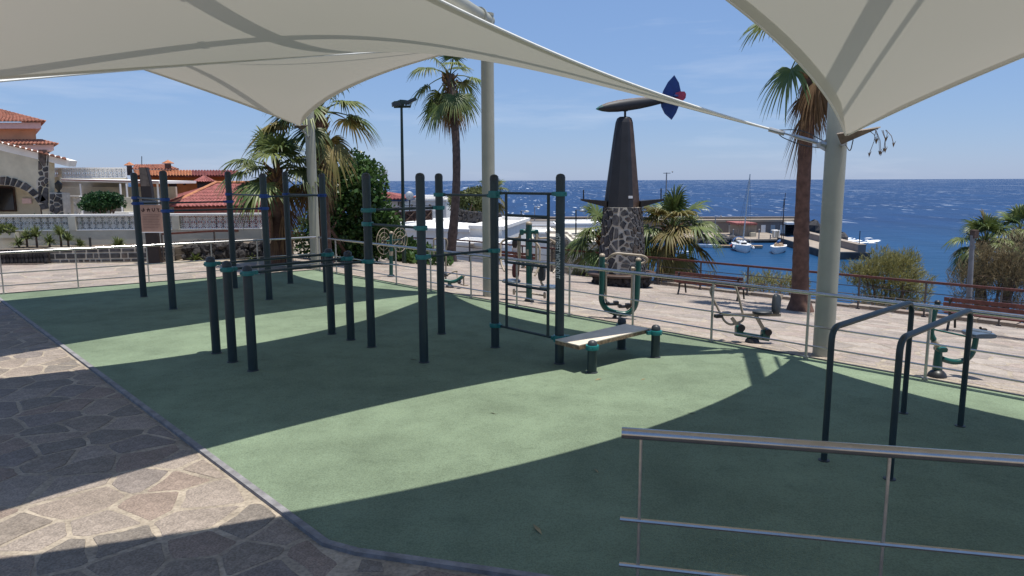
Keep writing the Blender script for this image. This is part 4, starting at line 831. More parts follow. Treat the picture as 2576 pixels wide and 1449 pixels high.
def icon(u, pts, wdt=.018):
    ox = c0[0]+W_*u; oz = c0[2]-H_*.17; m = MB()
    for a_, b_ in pts: m.beam((ox+a_[0]*.1, yy, oz+a_[1]*.1), (ox+b_[0]*.1, yy, oz+b_[1]*.1), .004, wdt)
    m.build('pictogram', 'sign_ink', pn)
icon(.16, [((-.3, -.5), (.1, -.5)), ((.1, -.5), (.35, .1)), ((-.3, -.5), (-.5, .0)), ((0, -.2), (.1, .5))], .03)
icon(.40, [((-.3, -.6), (-.2, .2)), ((.3, -.6), (.2, .2)), ((0, .2), (0, .6)), ((-.5, .0), (.5, .0))], .026)
icon(.64, [((-.35, .5), (-.35, -.2)), ((-.35, -.2), (0, -.55)), ((0, -.55), (.35, -.2)), ((.35, -.2), (.35, .5))], .026)
icon(.86, [((-.4, .5), (0, .1)), ((0, .1), (.4, .3)), ((0, .1), (.1, -.5)), ((.1, -.5), (.4, -.6))], .028)
for r_ in range(9):
    z_ = c0[2]-H_*(.36+.06*r_); m = MB(); m.box((c0[0]+W_*(.5-.02*(r_ % 3)), yy, z_), (W_*(.82-.06*(r_ % 3)), .003, .006)); m.build('text_line', 'sign_ink', pn)
m = MB(); m.box((c0[0]+W_*.5, IY-.02, c1[2]-.012), (W_*1.02, .06, .024)); m.build('panel_frame', 'white_paint', t)
# grey pole with lamp box at right
P = V([D(2437, 760, 26.)[0], 26., -3.2]); t = thing('lamp_pole', 'grey pole with a square brown lamp box among the brown trees at right', 'lamp post', P); m = MB(); m.tube([P, D(2437, 758, 26.), D(2447, 592, 26.)], [.12, .10, .075], 12); m.build('pole', 'grey_pole', t, True); m = MB(); m.box(D(2451, 589, 26.), (.2, .2, .3), .3); m.build('lamp_box', 'bark', t)
# ================================================================ PALMS
def frond_mesh(elev, seed, matn, spread=122, nb=30, droop=.5, lp=.62, lb=.58, fold=.25):
    r = np.random.default_rng(seed); e = math.radians(elev); X = V((math.cos(e), 0, math.sin(e))); Yv = V((0, 1., 0)); Z = np.cross(X, Yv)*-1
    if Z[2] < 0 and elev > -89: Z = -Z
    m = MB(); sag = .10+.12*max(0, math.cos(e)); pet = [X*lp*t+V((0, 0, -sag*t*t)) for t in np.linspace(0, 1, 6)]
    m.tube(pet, [.022, .018, .015, .013, .011, .009], 5); c = pet[-1]; d = pet[-1]-pet[-2]; d /= np.linalg.norm(d); n2 = np.cross(d, Yv)*-1
    if n2[2] < 0: n2 = -n2
    T = [0, .25, .5, .72, .88, 1.]; wid = [.35, .8, 1.0, .62, .36, .06]
    for k in range(nb):
        th = math.radians(-spread+2*spread*(k+.5)/nb)+r.normal()*.02; L = lb*(1-.32*(abs(th)/math.radians(spread))**1.6)*r.uniform(.88, 1.06); dirv = d*math.cos(th)+Yv*math.sin(th)+n2*(fold*abs(math.sin(th))*.5+r.normal()*.05)
        dirv /= np.linalg.norm(dirv); side = np.cross(n2, dirv); side /= np.linalg.norm(side); w = L*math.radians(2*spread/nb)*.62
        dr = droop*r.uniform(.7, 1.3); sec = []
        tw_ = r.normal()*.25
        for t, q_ in zip(T, wid):
            g = dr*L*(max(0, t-.25)**2)*1.1; p = c+dirv*L*(t-.20*dr*max(0, t-.5)**2)+V((0, 0, -g)); ww = w*.5*q_
            s2 = side*math.cos(tw_*t)+n2*math.sin(tw_*t); sec.append((p-s2*ww, p+n2*ww*.55, p+s2*ww))
        vs = [x for s in sec for x in s]; fs = []
        for i in range(len(T)-1): fs += [(i*3, i*3+1, i*3+4, i*3+3), (i*3+1, i*3+2, i*3+5, i*3+4)]
        m.add(vs, fs)
    me = m.mesh('frond', matn, fix=False); me.polygons.foreach_set('use_smooth', [True]*len(me.polygons)); return me
ELV = [78, 58, 36, 14, -10, -34, -58]; FR = {}; k = 0
for mt in ('frond', 'frond_yellow'):
    for e_ in ELV:
        FR[mt, e_] = [frond_mesh(e_, 100+k+j, mt, droop=.35+.5*max(0, math.cos(math.radians(e_)))) for j in range(2)]; k += 2
FR['dead'] = [frond_mesh(e_, 300+i, 'frond_dead', spread=sp_, nb=22, droop=.9, lp=.45, lb=.62) for i, (e_, sp_) in enumerate(((-70, 42), (-77, 34), (-83, 26), (-64, 50)))]
def palm(label, base, top, r0, r1, R, nf, nd, seed, yellow=.15, trunk='palm_trunk', elevs=None, skirt=0., boots=.5, group='fan palms around the terrace'):
    base, top = V(base), V(top); r = np.random.default_rng(seed); t = thing('fan_palm', label, 'palm tree', base, group); n = 46; pts = []; rr = []
    bow = V((r.normal()*.05, r.normal()*.05, 0))*np.linalg.norm(top-base)*.4
    for i in range(n):
        u = i/(n-1); pts.append(base+(top-base)*u+bow*math.sin(math.pi*u)); b = r0*1.0+(r1-r0)*min(1, u*2.2)**.5
        if u < .06: b *= 1+.35*(1-u/.06)
        rr.append(b*(1+r.normal()*.02+.03*(i % 2)))
    m = MB(); m.tube(pts, rr, 14); m.build('trunk', trunk, t, True)
    m = MB(); hgt = boots
    for i in range(36):
        u = r.random(); a_ = r.uniform(0, 6.28); p = top+V((0, 0, -hgt*u)); o = V((math.cos(a_), math.sin(a_), 0)); m.tube([p+o*r1*.8, p+o*(r1*1.35+.03)+V((0, 0, .10)), p+o*(r1*1.8+.06)+V((0, 0, .24))], [.05, .04, .012], 5)
    m.build('leaf_bases', 'frond_dead', t)
    L0 = .55+.62
    for i in range(nf):
        u = (i+.5)/nf; el = elevs[i % len(elevs)] if elevs else ELV[min(6, int(u*7))]
        az = i*2.39996+r.normal()*.25; mt = 'frond_yellow' if (r.random() < yellow*(1.8 if el < 0 else .6)) else 'frond'; me = FR[mt, el][int(r.integers(2))]
        o = inst('frond', me, t, top-base+V((0, 0, -.12*u)), (r.normal()*.12, r.normal()*.12, az), R/L0*r.uniform(.86, 1.12))
    for i in range(nd):
        az = i*2.39996+1.+r.normal()*.3; me = FR['dead'][int(r.integers(4))]; o = inst('dead_frond', me, t, top-base+V((0, 0, -.22-r.uniform(0, 1)*skirt)), (r.normal()*.1, r.normal()*.1, az), R/L0*r.uniform(.55, 1.))
    return t
def pz(x, y, Y): return D(x, y, Y)
b = G(690, 672); palm('stocky fan palm left of the left canopy column, brown skirt on its trunk', (b[0], b[1]+.4, 0), D(692, 425, b[1]+.4), .27, .20, 1.8, 22, 12, 1, .22, skirt=1.5, boots=1.0, elevs=[78, 58, 36, 36, 14, 14, -10, -10, -34])
b = G(803, 668); palm('taller fan palm just right of the left canopy column with hanging dead leaves', (b[0], b[1]+.8, 0), D(800, 280, b[1]+.8), .21, .165, 2.0, 15, 16, 2, .18, skirt=1.3, boots=1.0, elevs=[58, 36, 14, 14, -10, -34])
b = GS(1131, 657); palm('slim tall fan palm between the lamp mast and the middle column', b, D(1132, 188, b[1]), .25, .16, 1.95, 18, 12, 3, .12, 'palm_trunk_grey', skirt=.2, boots=1.1, elevs=[78, 58, 36, 14, -10, -34, -34, -58, -58, -34])
b = GS(2012, 782); palm('tall fan palm beside the right canopy column with brown leaf skirt', b, D(2050, 75, b[1]), .24, .158, 1.85, 8, 22, 4, .1, skirt=1.1, boots=1.2, elevs=[58, 36, 14, -10, -34, -58])
b = GS(1679, 716); Yp = b[1]+1.2; palm('low bushy fan palm right of the monument, behind the bench', (D(1680, 716, Yp)[0], Yp, b[2]-.4), D(1690, 575, Yp), .26, .20, 2.0, 30, 12, 5, .4, elevs=[78, 58, 58, 36, 36, 14, 14, -10, -34, -58], skirt=.5, boots=.5)
Yp = 26.5; palm('low fan palm half hidden behind the left side of the monument', (D(1522, 700, Yp)[0], Yp, -2.4), D(1522, 590, Yp), .22, .17, 1.75, 26, 10, 6, .35, elevs=[78, 58, 36, 36, 14, 14, -10, -34, -58], skirt=.5)
Yp = 33.; palm('fan palm rising out of the brown trees at the right edge', (D(2475, 760, Yp)[0], Yp, -7.), D(2478, 610, Yp), .26, .18, 1.9, 28, 12, 8, .1, skirt=.6)
palm('second fan palm at the right edge, touching the frame', (D(2560, 760, Yp)[0], Yp+1, -7.), D(2565, 585, Yp+1), .26, .18, 1.9, 26, 8, 9, .1, skirt=.6)
Yp = 62.; palm('small distant fan palm seen behind the middle column', (D(1236, 540, Yp)[0], Yp, -5.5), D(1236, 483, Yp), .2, .15, 2.0, 22, 12, 10, .2, skirt=.5)
# ================================================================ BUSHES AND TREES
def leaves(mb, blobs, n, size, r, thin=1.6, up=.3, shell=.55):
    w = np.array([b_[1][0]*b_[1][1]*b_[1][2] for b_ in blobs]); w = w/w.sum()
    for c, rad_ in [blobs[i] for i in r.choice(len(blobs), n, p=w)]:
        d = r.normal(size=3); d /= np.linalg.norm(d); rho = shell+(1-shell)*r.random()**.6 if r.random() < .85 else r.random(); p = V(c)+d*V(rad_)*rho*r.uniform(.92, 1.08)
        a = r.normal(size=3)+d*.7+V((0, 0, up)); a /= np.linalg.norm(a); b_ = np.cross(a, r.normal(size=3)); b_ /= np.linalg.norm(b_)+1e-9; l = size*r.uniform(.6, 1.35)
        mb.add([p, p+a*l*.5+b_*l/thin*.5, p+a*l, p+a*l*.5-b_*l/thin*.5], [(0, 1, 2, 3)])
def lump(c, rad_, k, r, s=.45):
    out = [(V(c), V(rad_)*.8)]
    for i in range(k):
        d = r.normal(size=3); d /= np.linalg.norm(d); out.append((V(c)+d*V(rad_)*.72, V(rad_)*s*r.uniform(.6, 1.2)))
    return out
def limbs(mb, base, blobs, r, r0=.09):
    for c, rad_ in blobs:
        mid = (V(base)+V(c))/2+r.normal(size=3)*.12*np.linalg.norm(V(c)-V(base)); mb.tube([base, mid, c], [r0, r0*.6, r0*.2], 6)
def tree(name, label, cat, base, blobs, n, size, mt, seed, thin=1.6, up=.3, r0=.09, group=None, shell=.55):
    r = np.random.default_rng(seed); t = thing(name, label, cat, base, group); m = MB(); limbs(m, base, blobs[:14], r, r0); m.build('trunk', 'bark', t)
    m = MB(); leaves(m, blobs, n, size, r, thin, up, shell); m.build('crown', mt, t, fix=False); return t
r = np.random.default_rng(11)
YB = 25.; c = D(892, 540, YB); bl = lump(c, (1.45, 1.2, 1.9), 16, r)+[(D(880, 430, YB), V((.7, .7, .75))), (D(845, 480, YB), V((.6, .6, .9))), (D(935, 505, YB), V((.55, .6, .75))), (D(910, 600, YB), V((1.2, .8, .8))), (D(800, 600, YB), V((.9, .6, .9))), (D(960, 590, YB), V((.7, .6, .6)))]
tree('shrub_tree', 'large dense green shrub behind the far railing beside the palms', 'tree', (c[0], YB, -.6), bl, 15000, .16, 'bush_green', 31, 1.5, r0=.1)
c = D(1040, 645, 27.5); bl = lump(c, (1.3, .8, .55), 8, r)+[(D(1075, 655, 26.5), V((.9, .5, .35))), (D(1010, 630, 27.5), V((.6, .5, .6)))]
tree('shrub', 'light green creeping shrub under the lamp mast by the railing', 'shrub', (c[0], c[1], -1.3), bl, 2600, .17, 'bush_green', 32, 1.3, r0=.03)
c = D(258, 507, 29.5); bl = lump(c, (.92, .7, .46), 12, r, .4); tree('hedge_bush', 'rounded dark green clipped bush behind the white openwork wall', 'shrub', (c[0], c[1], .3), bl, 6000, .11, 'hedge_green', 33, 1.5, r0=.04)
bl = [(D(x, 565, 25.), V((.34, .25, .32))) for x in (85, 120, 150, 178, 215, 240, 268, 300, 325)]
tree('garden_shrub', 'dark leafy garden shrubs showing through the openwork white wall', 'shrub', (D(190, 600, 25.)[0], 25., .0), bl, 2600, .12, 'hedge_green', 35, 1.5, r0=.02)
def sprays(mb, blobs, n, L, r, lean=(.15, 0, .9), wdt=.012):
    w = np.array([b_[1][0]*b_[1][1]*b_[1][2] for b_ in blobs]); w = w/w.sum()
    for c, rad_ in [blobs[i] for i in r.choice(len(blobs), n, p=w)]:
        d = r.normal(size=3); d /= np.linalg.norm(d); p = V(c)+d*V(rad_)*(r.random()**.45); a = d*.55+V(lean)+r.normal(size=3)*.35; a /= np.linalg.norm(a); l = L*r.uniform(.5, 1.4); b_ = np.cross(a, r.normal(size=3)); b_ /= np.linalg.norm(b_)+1e-9
        for s in range(4):
            o = p+a*l*s*.22+b_*r.normal()*.03; a2 = a+r.normal(size=3)*.3; a2 /= np.linalg.norm(a2); mb.add([o-b_*wdt, o+b_*wdt, o+a2*l*.55], [(0, 1, 2)])
def tamarisk(label, base, blobs, n, L, mt, seed, nl=12, wdt=.013):
    r = np.random.default_rng(seed); t = thing('tamarisk_tree', label, 'tree', base); m = MB(); base = V(base)
    for c, rad_ in blobs[:nl]:
        e_ = V(c)+V((0, 0, rad_[2]*.5)); mid = base*.45+e_*.55+r.normal(size=3)*.25; m.tube([base, mid, e_], [.07, .04, .012], 5)
        for j in range(4): q_ = mid+(e_-mid)*r.random(); f = q_+r.normal(size=3)*V(rad_)*.6; m.tube([q_, (q_+f)/2+r.normal(size=3)*.05, f], [.018, .012, .005], 4)
    m.build('trunk', 'bark', t); m = MB(); sprays(m, blobs, n, L, r, wdt=wdt); m.build('crown', mt, t, fix=False); return t
Yt = 25.; c = D(2235, 690, Yt); bl = lump(c, (1.25, 1.0, .75), 12, r, .42)+[(D(2180, 700, Yt), V((.5, .5, .6))), (D(2280, 665, Yt), V((.5, .5, .5))), (D(2215, 655, Yt), V((.45, .4, .45))), (D(2310, 720, Yt), V((.5, .5, .6))), (D(2140, 690, Yt), V((.35, .4, .5))), (D(2240, 770, Yt), V((1.4, .7, .7)))]
tamarisk('yellow-green feathery tamarisk beyond the railing right of the right column', (c[0], Yt, -4.2), bl, 4600, .22, 'tamarisk', 41)
Yt = 29.; c = D(2520, 690, Yt); bl = lump(c, (1.7, 1.2, 1.2), 14, r, .42)+[(D(2420, 705, Yt), V((.6, .6, .8))), (D(2480, 640, Yt), V((.6, .6, .5))), (D(2560, 615, Yt), V((.7, .7, .6))), (D(2450, 770, Yt), V((1., .7, .7))), (D(2570, 770, Yt), V((1., .7, .8)))]
tamarisk('half bare brown tamarisk at the right edge behind the bench', (c[0], Yt, -5.), bl, 4600, .24, 'tamarisk_brown', 42, 14)
Yt = 24.; c = D(1930, 722, Yt); bl = [(D(1880+k*22, 715+6*math.sin(k*2.), Yt+.3*(k % 2)), V((.3, .3, .38))) for k in range(7)]+[(D(1780, 712, Yt), V((.35, .3, .3)))]
tamarisk('low sparse feathery tamarisk sprigs behind the bench and railing', (c[0], Yt, -3.6), bl, 900, .2, 'tamarisk', 43, 7)
Yt = 52.; c = D(1185, 505, Yt); bl = lump(c, (1.5, 1.2, .95), 10, r, .45)+[(D(1150, 515, Yt), V((.6, .6, .6))), (D(1210, 500, Yt), V((.6, .6, .8)))]
tree('round_tree', 'olive green tree on the white houses terrace behind the tall palm trunk', 'tree', (c[0], Yt, -4.), bl, 6000, .22, 'olive_green', 44, 2.2, r0=.12)
# bare twigs on the right of the green shrub
YB = 26.; base = D(930, 560, YB); t = thing('bare_shrub', 'leafless brown twigs reaching right from the green shrub', 'shrub', base); m = MB(); r = np.random.default_rng(12)
for i in range(16):
    e_ = D(r.uniform(925, 978), r.uniform(425, 500), YB+r.uniform(-.5, .5)); mid = (base+e_)/2+r.normal(size=3)*.12; m.tube([base, mid, e_], [.03, .017, .006], 5)
    for j in range(7): q_ = mid+(e_-mid)*r.random(); f = q_+r.normal(size=3)*.22+V((.06, 0, .05)); m.tube([q_, f], [.009, .003], 4)
m.build('twigs', 'tamarisk_brown', t, fix=False)
# narrow-leaved plants in the bed by the white wall
def tuft(label, P, n, L, mt, seed, stem=0.):
    r = np.random.default_rng(seed); P = V(P); t = thing('spiky_plant', label, 'plant', P, 'spiky plants in the bed under the white wall'); 
    if stem: m = MB(); m.cyl(P, P+V((0, 0, stem)), .035, .03, 7); m.build('stem', 'bark', t)
    m = MB(); c = P+V((0, 0, stem))
    for i in range(n):
        a_ = r.uniform(0, 6.28); el = r.uniform(.15, 1.35); l = L*r.uniform(.65, 1.15); d = V((math.cos(a_)*math.cos(el), math.sin(a_)*math.cos(el), math.sin(el))); s = V((-math.sin(a_), math.cos(a_), 0)); w = .02
        p1 = c+d*l*.55; p2 = c+d*l+V((0, 0, -.35*l*math.cos(el))); m.add([c-s*w*.6, c+s*w*.6, p1+s*w, p1-s*w, p2], [(0, 1, 2, 3), (3, 2, 4)])
    m.build('leaves', mt, t, fix=False)
wy = 22.9
for i, (x, y, st, L, lab) in enumerate(((48, 622, .05, .42, 'leftmost small spiky plant in the bed under the white wall'), (68, 612, .25, .45, 'second spiky plant from the left in the wall bed'), (92, 606, .32, .5, 'third and fuller spiky plant from the left in the wall bed'), (125, 618, .12, .42, 'yellowish spiky plant between the two taller clumps in the wall bed'), (153, 604, .38, .48, 'tallest spiky plant in the bed under the white wall'), (172, 614, .2, .42, 'spiky plant just right of the tallest one in the wall bed'), (202, 622, .02, .35, 'small spiky plant alone under the pier of the white wall'), (298, 622, .02, .42, 'spiky plant in the bed left of the information sign'))):
    tuft(lab, (D(x, y, wy)[0], wy, .42), 80, L*1.0, 'yucca', 60+i, st)
for i, (x, y, Y, lab) in enumerate(((493, 655, 22., 'grass tuft at the foot of the black rubble wall, left one'), (640, 652, 22.3, 'grass tuft at the foot of the black rubble wall near the stocky palm'))):
    P = G(x, y); tuft(lab, (P[0], P[1], 0), 40, .38, 'grass_leaf', 80+i)
# ================================================================ GARDEN WALLS AT LEFT
def lattice_block(sz, th):            # openwork concrete block: frame, ring petals and cross
    m = MB(); h = sz/2; f = sz*.055
    for a_, b_ in (((-h, -h), (h, -h)), ((h, -h), (h, h)), ((h, h), (-h, h)), ((-h, h), (-h, -h))): m.beam((a_[0], 0, a_[1]), (b_[0], 0, b_[1]), th, f)
    for cx_, cz_, a0_ in ((-h, -h, 0), (h, -h, math.pi/2), (h, h, math.pi), (-h, h, 1.5*math.pi)):
        pts = [(cx_+sz*.5*math.cos(a0_+t), 0, cz_+sz*.5*math.sin(a0_+t)) for t in np.linspace(0, math.pi/2, 6)]
        for p0, p1 in zip(pts[:-1], pts[1:]): m.beam(p0, p1, th*.9, f*1.3)
    for s in (-1, 1): m.beam((-h*.95, 0, -h*.95*s), (h*.95, 0, h*.95*s), th*.8, f*1.15)
    m.ext([(h*.2*math.cos(t), -th*.45, h*.2*math.sin(t)) for t in np.linspace(0, 2*math.pi, 9)[:-1]], (0, th*.9, 0)); return m.mesh('lattice_block', 'white_wall')
def lattice_wall(name, label, A, B, z0, zl0, zl1, cap, piers, mw, rows=1, bsz=None, ml='white_wall'):
    A, B = V((*A, 0)), V((*B, 0)); d = B-A; L = np.linalg.norm(d); d /= L; ang = math.atan2(d[1], d[0]); t = thing(name, label, 'wall', (A[0], A[1], z0))
    mid = (A+B)/2; m = MB(); m.box((mid[0], mid[1], (z0+zl0)/2), (L, .22, zl0-z0), ang); m.build('wall_base', mw, t)
    m = MB(); m.box((mid[0], mid[1], zl1+cap/2), (L, .26, cap), ang); m.build('coping', 'white_wall', t); m = MB(); m.box((mid[0], mid[1], zl0+.012), (L, .25, .03), ang); m.build('sill', 'white_wall', t)
    hh = (zl1-zl0-.03)/rows; me = lattice_block(hh, .09); edges = [0]+piers+[L]
    for s in piers: p = A+d*s; m = MB(); m.box((p[0], p[1], (zl0+.03+zl1)/2), (.22, .235, zl1-zl0-.03), ang); m.build('pier', mw, t)
    for e0, e1 in zip(edges[:-1], edges[1:]):
        e0 += .11 if e0 else 0; e1 -= .11 if e1 < L else 0; n = max(1, round((e1-e0)/hh)); w = (e1-e0)/n
        for i in range(n):
            for j in range(rows): p = A+d*(e0+w*(i+.5)); inst('lattice_block', me, t, (p[0]-A[0], p[1]-A[1], zl0+.03+hh*(j+.5)-z0), (0, 0, ang), (w/hh, 1, 1))
    return t
wa, wb = V([D(-60, 640, 23.6)[0], 23.6]), V([D(665, 640, 24.4)[0], 24.4])
zA = lambda y, Y: float(D(300, y, Y)[2])
lw_ = lattice_wall('garden_wall', 'white garden wall with openwork lattice blocks behind the low stone wall', wa, wb, .0, zA(579, 23.9), zA(544, 23.9), .07, [0], 'grey_wall', rows=2)
bpy.data.objects.remove([o for o in lw_.children if o.name.startswith('pier')][0])
d_ = (wb-wa)/np.linalg.norm(wb-wa)
for x in (195, 452): 
    p = col_at(x, V((*wa, 0)), V((*wb, 0))); m = MB(); m.box((p[0], p[1]-.012, (zA(579, 23.9)+zA(544, 23.9))/2), (.24, .25, zA(544, 23.9)-zA(579, 23.9)-.004)); m.build('pier', 'grey_wall', lw_)
# low basalt wall with pale joints
ra, rb_ = V([D(118, 660, 22.)[0], 22.0]), V([D(432, 655, 22.4)[0], 22.4]); d = (rb_-ra); L = np.linalg.norm(d); d /= L; ang = math.atan2(d[1], d[0]); t = thing('stone_wall', 'low wall of dark squared stones with pale joints in front of the white wall', 'wall', (*ra, 0)); mid = (ra+rb_)/2; hw_ = .47
m = MB(); m.box((mid[0], mid[1]+.15, hw_/2), (L, .3, hw_), ang); wbod = m.build('mortar_core', 'pale_mortar', t); r = np.random.default_rng(17); z = .01
for hrow in (.11, .19, .15):
    x = .02
    while x < L-.1:
        w = min(r.uniform(.16, .42), L-x); p = ra+d*(x+w/2); mm = MB(); mm.box((p[0], p[1]+.0, z+hrow/2), (w-.055, .06, hrow-.05), ang+r.normal()*.01); o = mm.build('stone', 'basalt' if r.random() < .75 else 'basalt_brown', t); x += w
    z += hrow
# row of dark cast balusters left of it
ba_, bb_ = V([D(-40, 668, 21.6)[0], 21.6]), V([D(122, 664, 21.9)[0], 21.9]); d = bb_-ba_; L = np.linalg.norm(d); d /= L; ang = math.atan2(d[1], d[0]); t = thing('tyre_border', 'row of dark cylinders in two tiers lining the bed at the far left', 'border', (*ba_, 0)); n = 17
me = MB().lathe((0, 0, 0), [(.045, 0), (.062, .04), (.066, .11), (.05, .2), (.062, .24), (.068, .34), (.055, .46)], 12).mesh('baluster', 'lava', True)
for i in range(n): p = ba_+d*(L*(i+.5)/n); inst('baluster', me, t, (p[0]-ba_[0], p[1]-ba_[1], .0), (0, 0, i*.7))
m = MB(); q_ = (ba_+bb_)/2; m.box((q_[0], q_[1]+.14, .2), (L, .14, .4), ang); m.build('back_slab', 'basalt_brown', t)
m = MB(); q_ = (ba_+bb_)/2; m.box((q_[0], q_[1]-.22, .02), (L, .06, .04), ang); m.build('foot_strip', 'stone3', t)
# planting bed fill behind the low walls
m = MB(); m.ext([(ba_[0], 22.05, .02), (rb_[0], 22.65, .02), (rb_[0], 24.2, .02), (ba_[0], 23.5, .02)], (0, 0, .4)); tag(m.build('planting_bed', 'soil'), kind='structure')
# dark bollard posts in the bed
for x, lab in ((228, 'thin dark post standing in the wall bed left of the sign'), (426, 'thin dark post standing in the wall bed right of the sign')):
    P = D(x, 622, 22.6); P[2] = .42; t = thing('bed_post', lab, 'post', P); m = MB(); m.cyl(P, P+V((0, 0, .32)), .035, n=10); m.sph(P+V((0, 0, .32)), .038, 10, 6); m.build('shaft', 'iron', t, True)
# loose black lava wall under the palms
t = thing('rubble_wall', 'loose black lava rubble wall behind the far left railing', 'wall', (*G(470, 658)[:2], 0)); r = np.random.default_rng(19); rk = []
for k_ in range(6):
    m = MB(); m.sph((0, 0, 0), .13, 7, 5); v_ = [V(p)*(1+r.normal()*.16) for p in m.v]; m.v = [tuple(p) for p in v_]; rk.append(m.mesh('rock', 'lava'))
o_ = V(t.location); a_, b_ = G(440, 660), G(700, 656)
for i in range(150):
    u = r.random(); p = a_+(b_-a_)*u; z = r.uniform(.05, .52)*(1-.1*u); inst('rock', rk[i % 6], t, (p[0]-o_[0], p[1]+.6+r.uniform(-.05, .12)+z*.25-o_[1], z), (r.uniform(0, 6), r.uniform(0, 6), r.uniform(0, 6)), r.uniform(.7, 1.3))
m = MB(); m.ext([(a_[0], a_[1]+.72, 0), (b_[0], b_[1]+.72, 0), (b_[0], b_[1]+1.6, 0), (a_[0], a_[1]+1.6, 0)], (0, 0, .5)); m.build('earth_core', 'soil', t)
# hanging planter at the very left
P = D(8, 586, 23.2); t = thing('wall_planter', 'trough planter with green leaves hung on the white wall at left', 'planter', P); m = MB(); m.box(P+V((0, .1, -.08)), (.75, .2, .16)); m.build('trough', 'grey_wall', t); m = MB(); leaves(m, [(P+V((0, .1, .1)), V((.36, .14, .14)))], 320, .12, np.random.default_rng(3), 2); m.build('leaves', 'yucca', t, fix=False)
# ================================================================ HOUSES
def tiles(mb, A, B, C, Dd, pitch, rr=.5):      # barrel tiles from eave A-B up to ridge D-C
    A, B, C, Dd = map(V, (A, B, C, Dd)); n = max(2, int(np.linalg.norm(B-A)/pitch)); nrm = np.cross(B-A, Dd-A); nrm /= np.linalg.norm(nrm)
    if nrm[2] < 0: nrm = -nrm
    rows = max(2, int(np.linalg.norm((C+Dd)/2-(A+B)/2)/(pitch*1.9)))
    for i in range(n):
        u0 = (i+.5)/n
        for j in range(rows):
            p = lambda v: (A+(B-A)*u0)*(1-v)+(Dd+(C-Dd)*u0)*v
            a_ = p(j/rows); b_ = p((j+1.12)/rows); wv = ((B-A)*(1-j/rows)+(C-Dd)*(j/rows))/n
            if np.linalg.norm(wv) < pitch*.25: continue
            s = wv*.46; vs = []
            for q_, f in ((a_, 1.), (b_, .85)):
                for t_ in (0, .25, .5, .75, 1): vs.append(q_+s*f*(2*t_-1)+nrm*(math.sin(math.pi*t_)*np.linalg.norm(s)*.75*f+(.02 if q_ is a_ else -.005)))
            mb.add(vs, [(k_, k_+1, 6+k_, 5+k_) for k_ in range(4)]+[(4, 3, 2, 1, 0)])
def tile_part(parent, quads, pitch, mt, nm='roof_tiles'):
    m = MB(); base = MB()
    for q_ in quads: tiles(m, *q_, pitch); base.quad(*q_)
    o = m.build(nm, mt, parent, fix=False); o['kind'] = 'stuff'; b = base.build('roof_deck', mt, parent, fix=False); return o
# beige house with stone arch
Y = 30.; H = thing('arch_house', 'beige house with a dark stone arch behind the garden wall at left', 'house', (D(60, 600, Y)[0], Y, -.8))
def W(x, y, dy=0.): return D(x, y, Y+dy)
arcp = [(110, 545), (106, 530), (98, 513), (86, 497), (70, 483), (50, 473), (25, 467), (0, 465.5), (-30, 467), (-60, 474), (-95, 495), (-115, 530), (-115, 545)]
out = [W(-200, 700), W(-115, 700)]+[W(*p) for p in reversed(arcp)]+[W(110, 700), W(160, 700), W(160, 486), W(124, 480), W(124, 408), W(-200, 330)]
m = MB()
# wall built as strips above and beside the arch
tops = lambda x: 408+(330-408)*(124-x)/(324)
for (x0, y0), (x1, y1) in zip(arcp[:-1], arcp[1:]):
    if abs(x0-x1) > .5: m.ext([W(x0, y0), W(x1, y1), W(x1, tops(x1)), W(x0, tops(x0))], (0, .35, 0))
m.ext([W(110, 700), W(124, 700), W(124, 408), W(110, tops(110))], (0, .35, 0)); m.ext([W(-200, 700), W(-115, 700), W(-115, tops(-115)), W(-200, tops(-200))], (0, .35, 0)); m.build('wall', 'cream_wall', H)
m = MB(); m.ext([W(124.2, 700), W(172, 700), W(157, 486), W(124.2, 484)], (0, .5, 0)); bt = m.build('buttress', 'pale_mortar', H)
m = MB(); m.ext([D(-150, 640, Y+1.6), D(150, 640, Y+1.6), D(150, 445, Y+1.6), D(-150, 445, Y+1.6)], (0, .1, 0)); m.build('porch_wall', 'cream_wall', H); 
def rect(par, nm, mt, x0, y0, x1, y1, YY, th=.06):
    a_, b_ = D(x0, y0, YY), D(x1, y1, YY); m = MB(); m.box(((a_[0]+b_[0])/2, YY, (a_[2]+b_[2])/2), (abs(b_[0]-a_[0]), th, abs(a_[2]-b_[2]))); return m.build(nm, mt, par)
w_1 = rect(H, 'window', 'dark_wood', -40, 469, 42, 532, Y+1.53); rect(w_1, 'pane', 'dark_glass', -34, 474, 37, 528, Y+1.49, .03); rect(H, 'plaque', 'pink_fascia', 56, 499, 79, 512, Y+1.53); rect(H, 'side_post', 'dark_wood', 100, 500, 107, 560, Y+1.2)
r = np.random.default_rng(23)
def st(poly, th, par, mt=None): m = MB(); m.ext([W(x, y, .0) for x, y in poly], (0, -th, 0)); m.build('stone', mt or ('basalt' if r.random() < .8 else 'basalt_brown'), par)
for (x0, y0), (x1, y1) in zip(arcp[:-1], arcp[1:]):
    n = max(1, round(math.hypot(x1-x0, y1-y0)/15))
    for k_ in range(n):
        a_ = V([x0+(x1-x0)*(k_+.14)/n, y0+(y1-y0)*(k_+.14)/n]); b_ = V([x0+(x1-x0)*(k_+.86)/n, y0+(y1-y0)*(k_+.86)/n]); o = V([0, 545.]); na = (a_-o)/np.linalg.norm(a_-o); nb_ = (b_-o)/np.linalg.norm(b_-o); l = r.uniform(14, 26)
        if a_[0] > -60 and a_[1] < 536: st([a_+na*1, b_+nb_*1, b_+nb_*l, a_+na*l*r.uniform(.8, 1.1)], .05, H)
ring = MB()
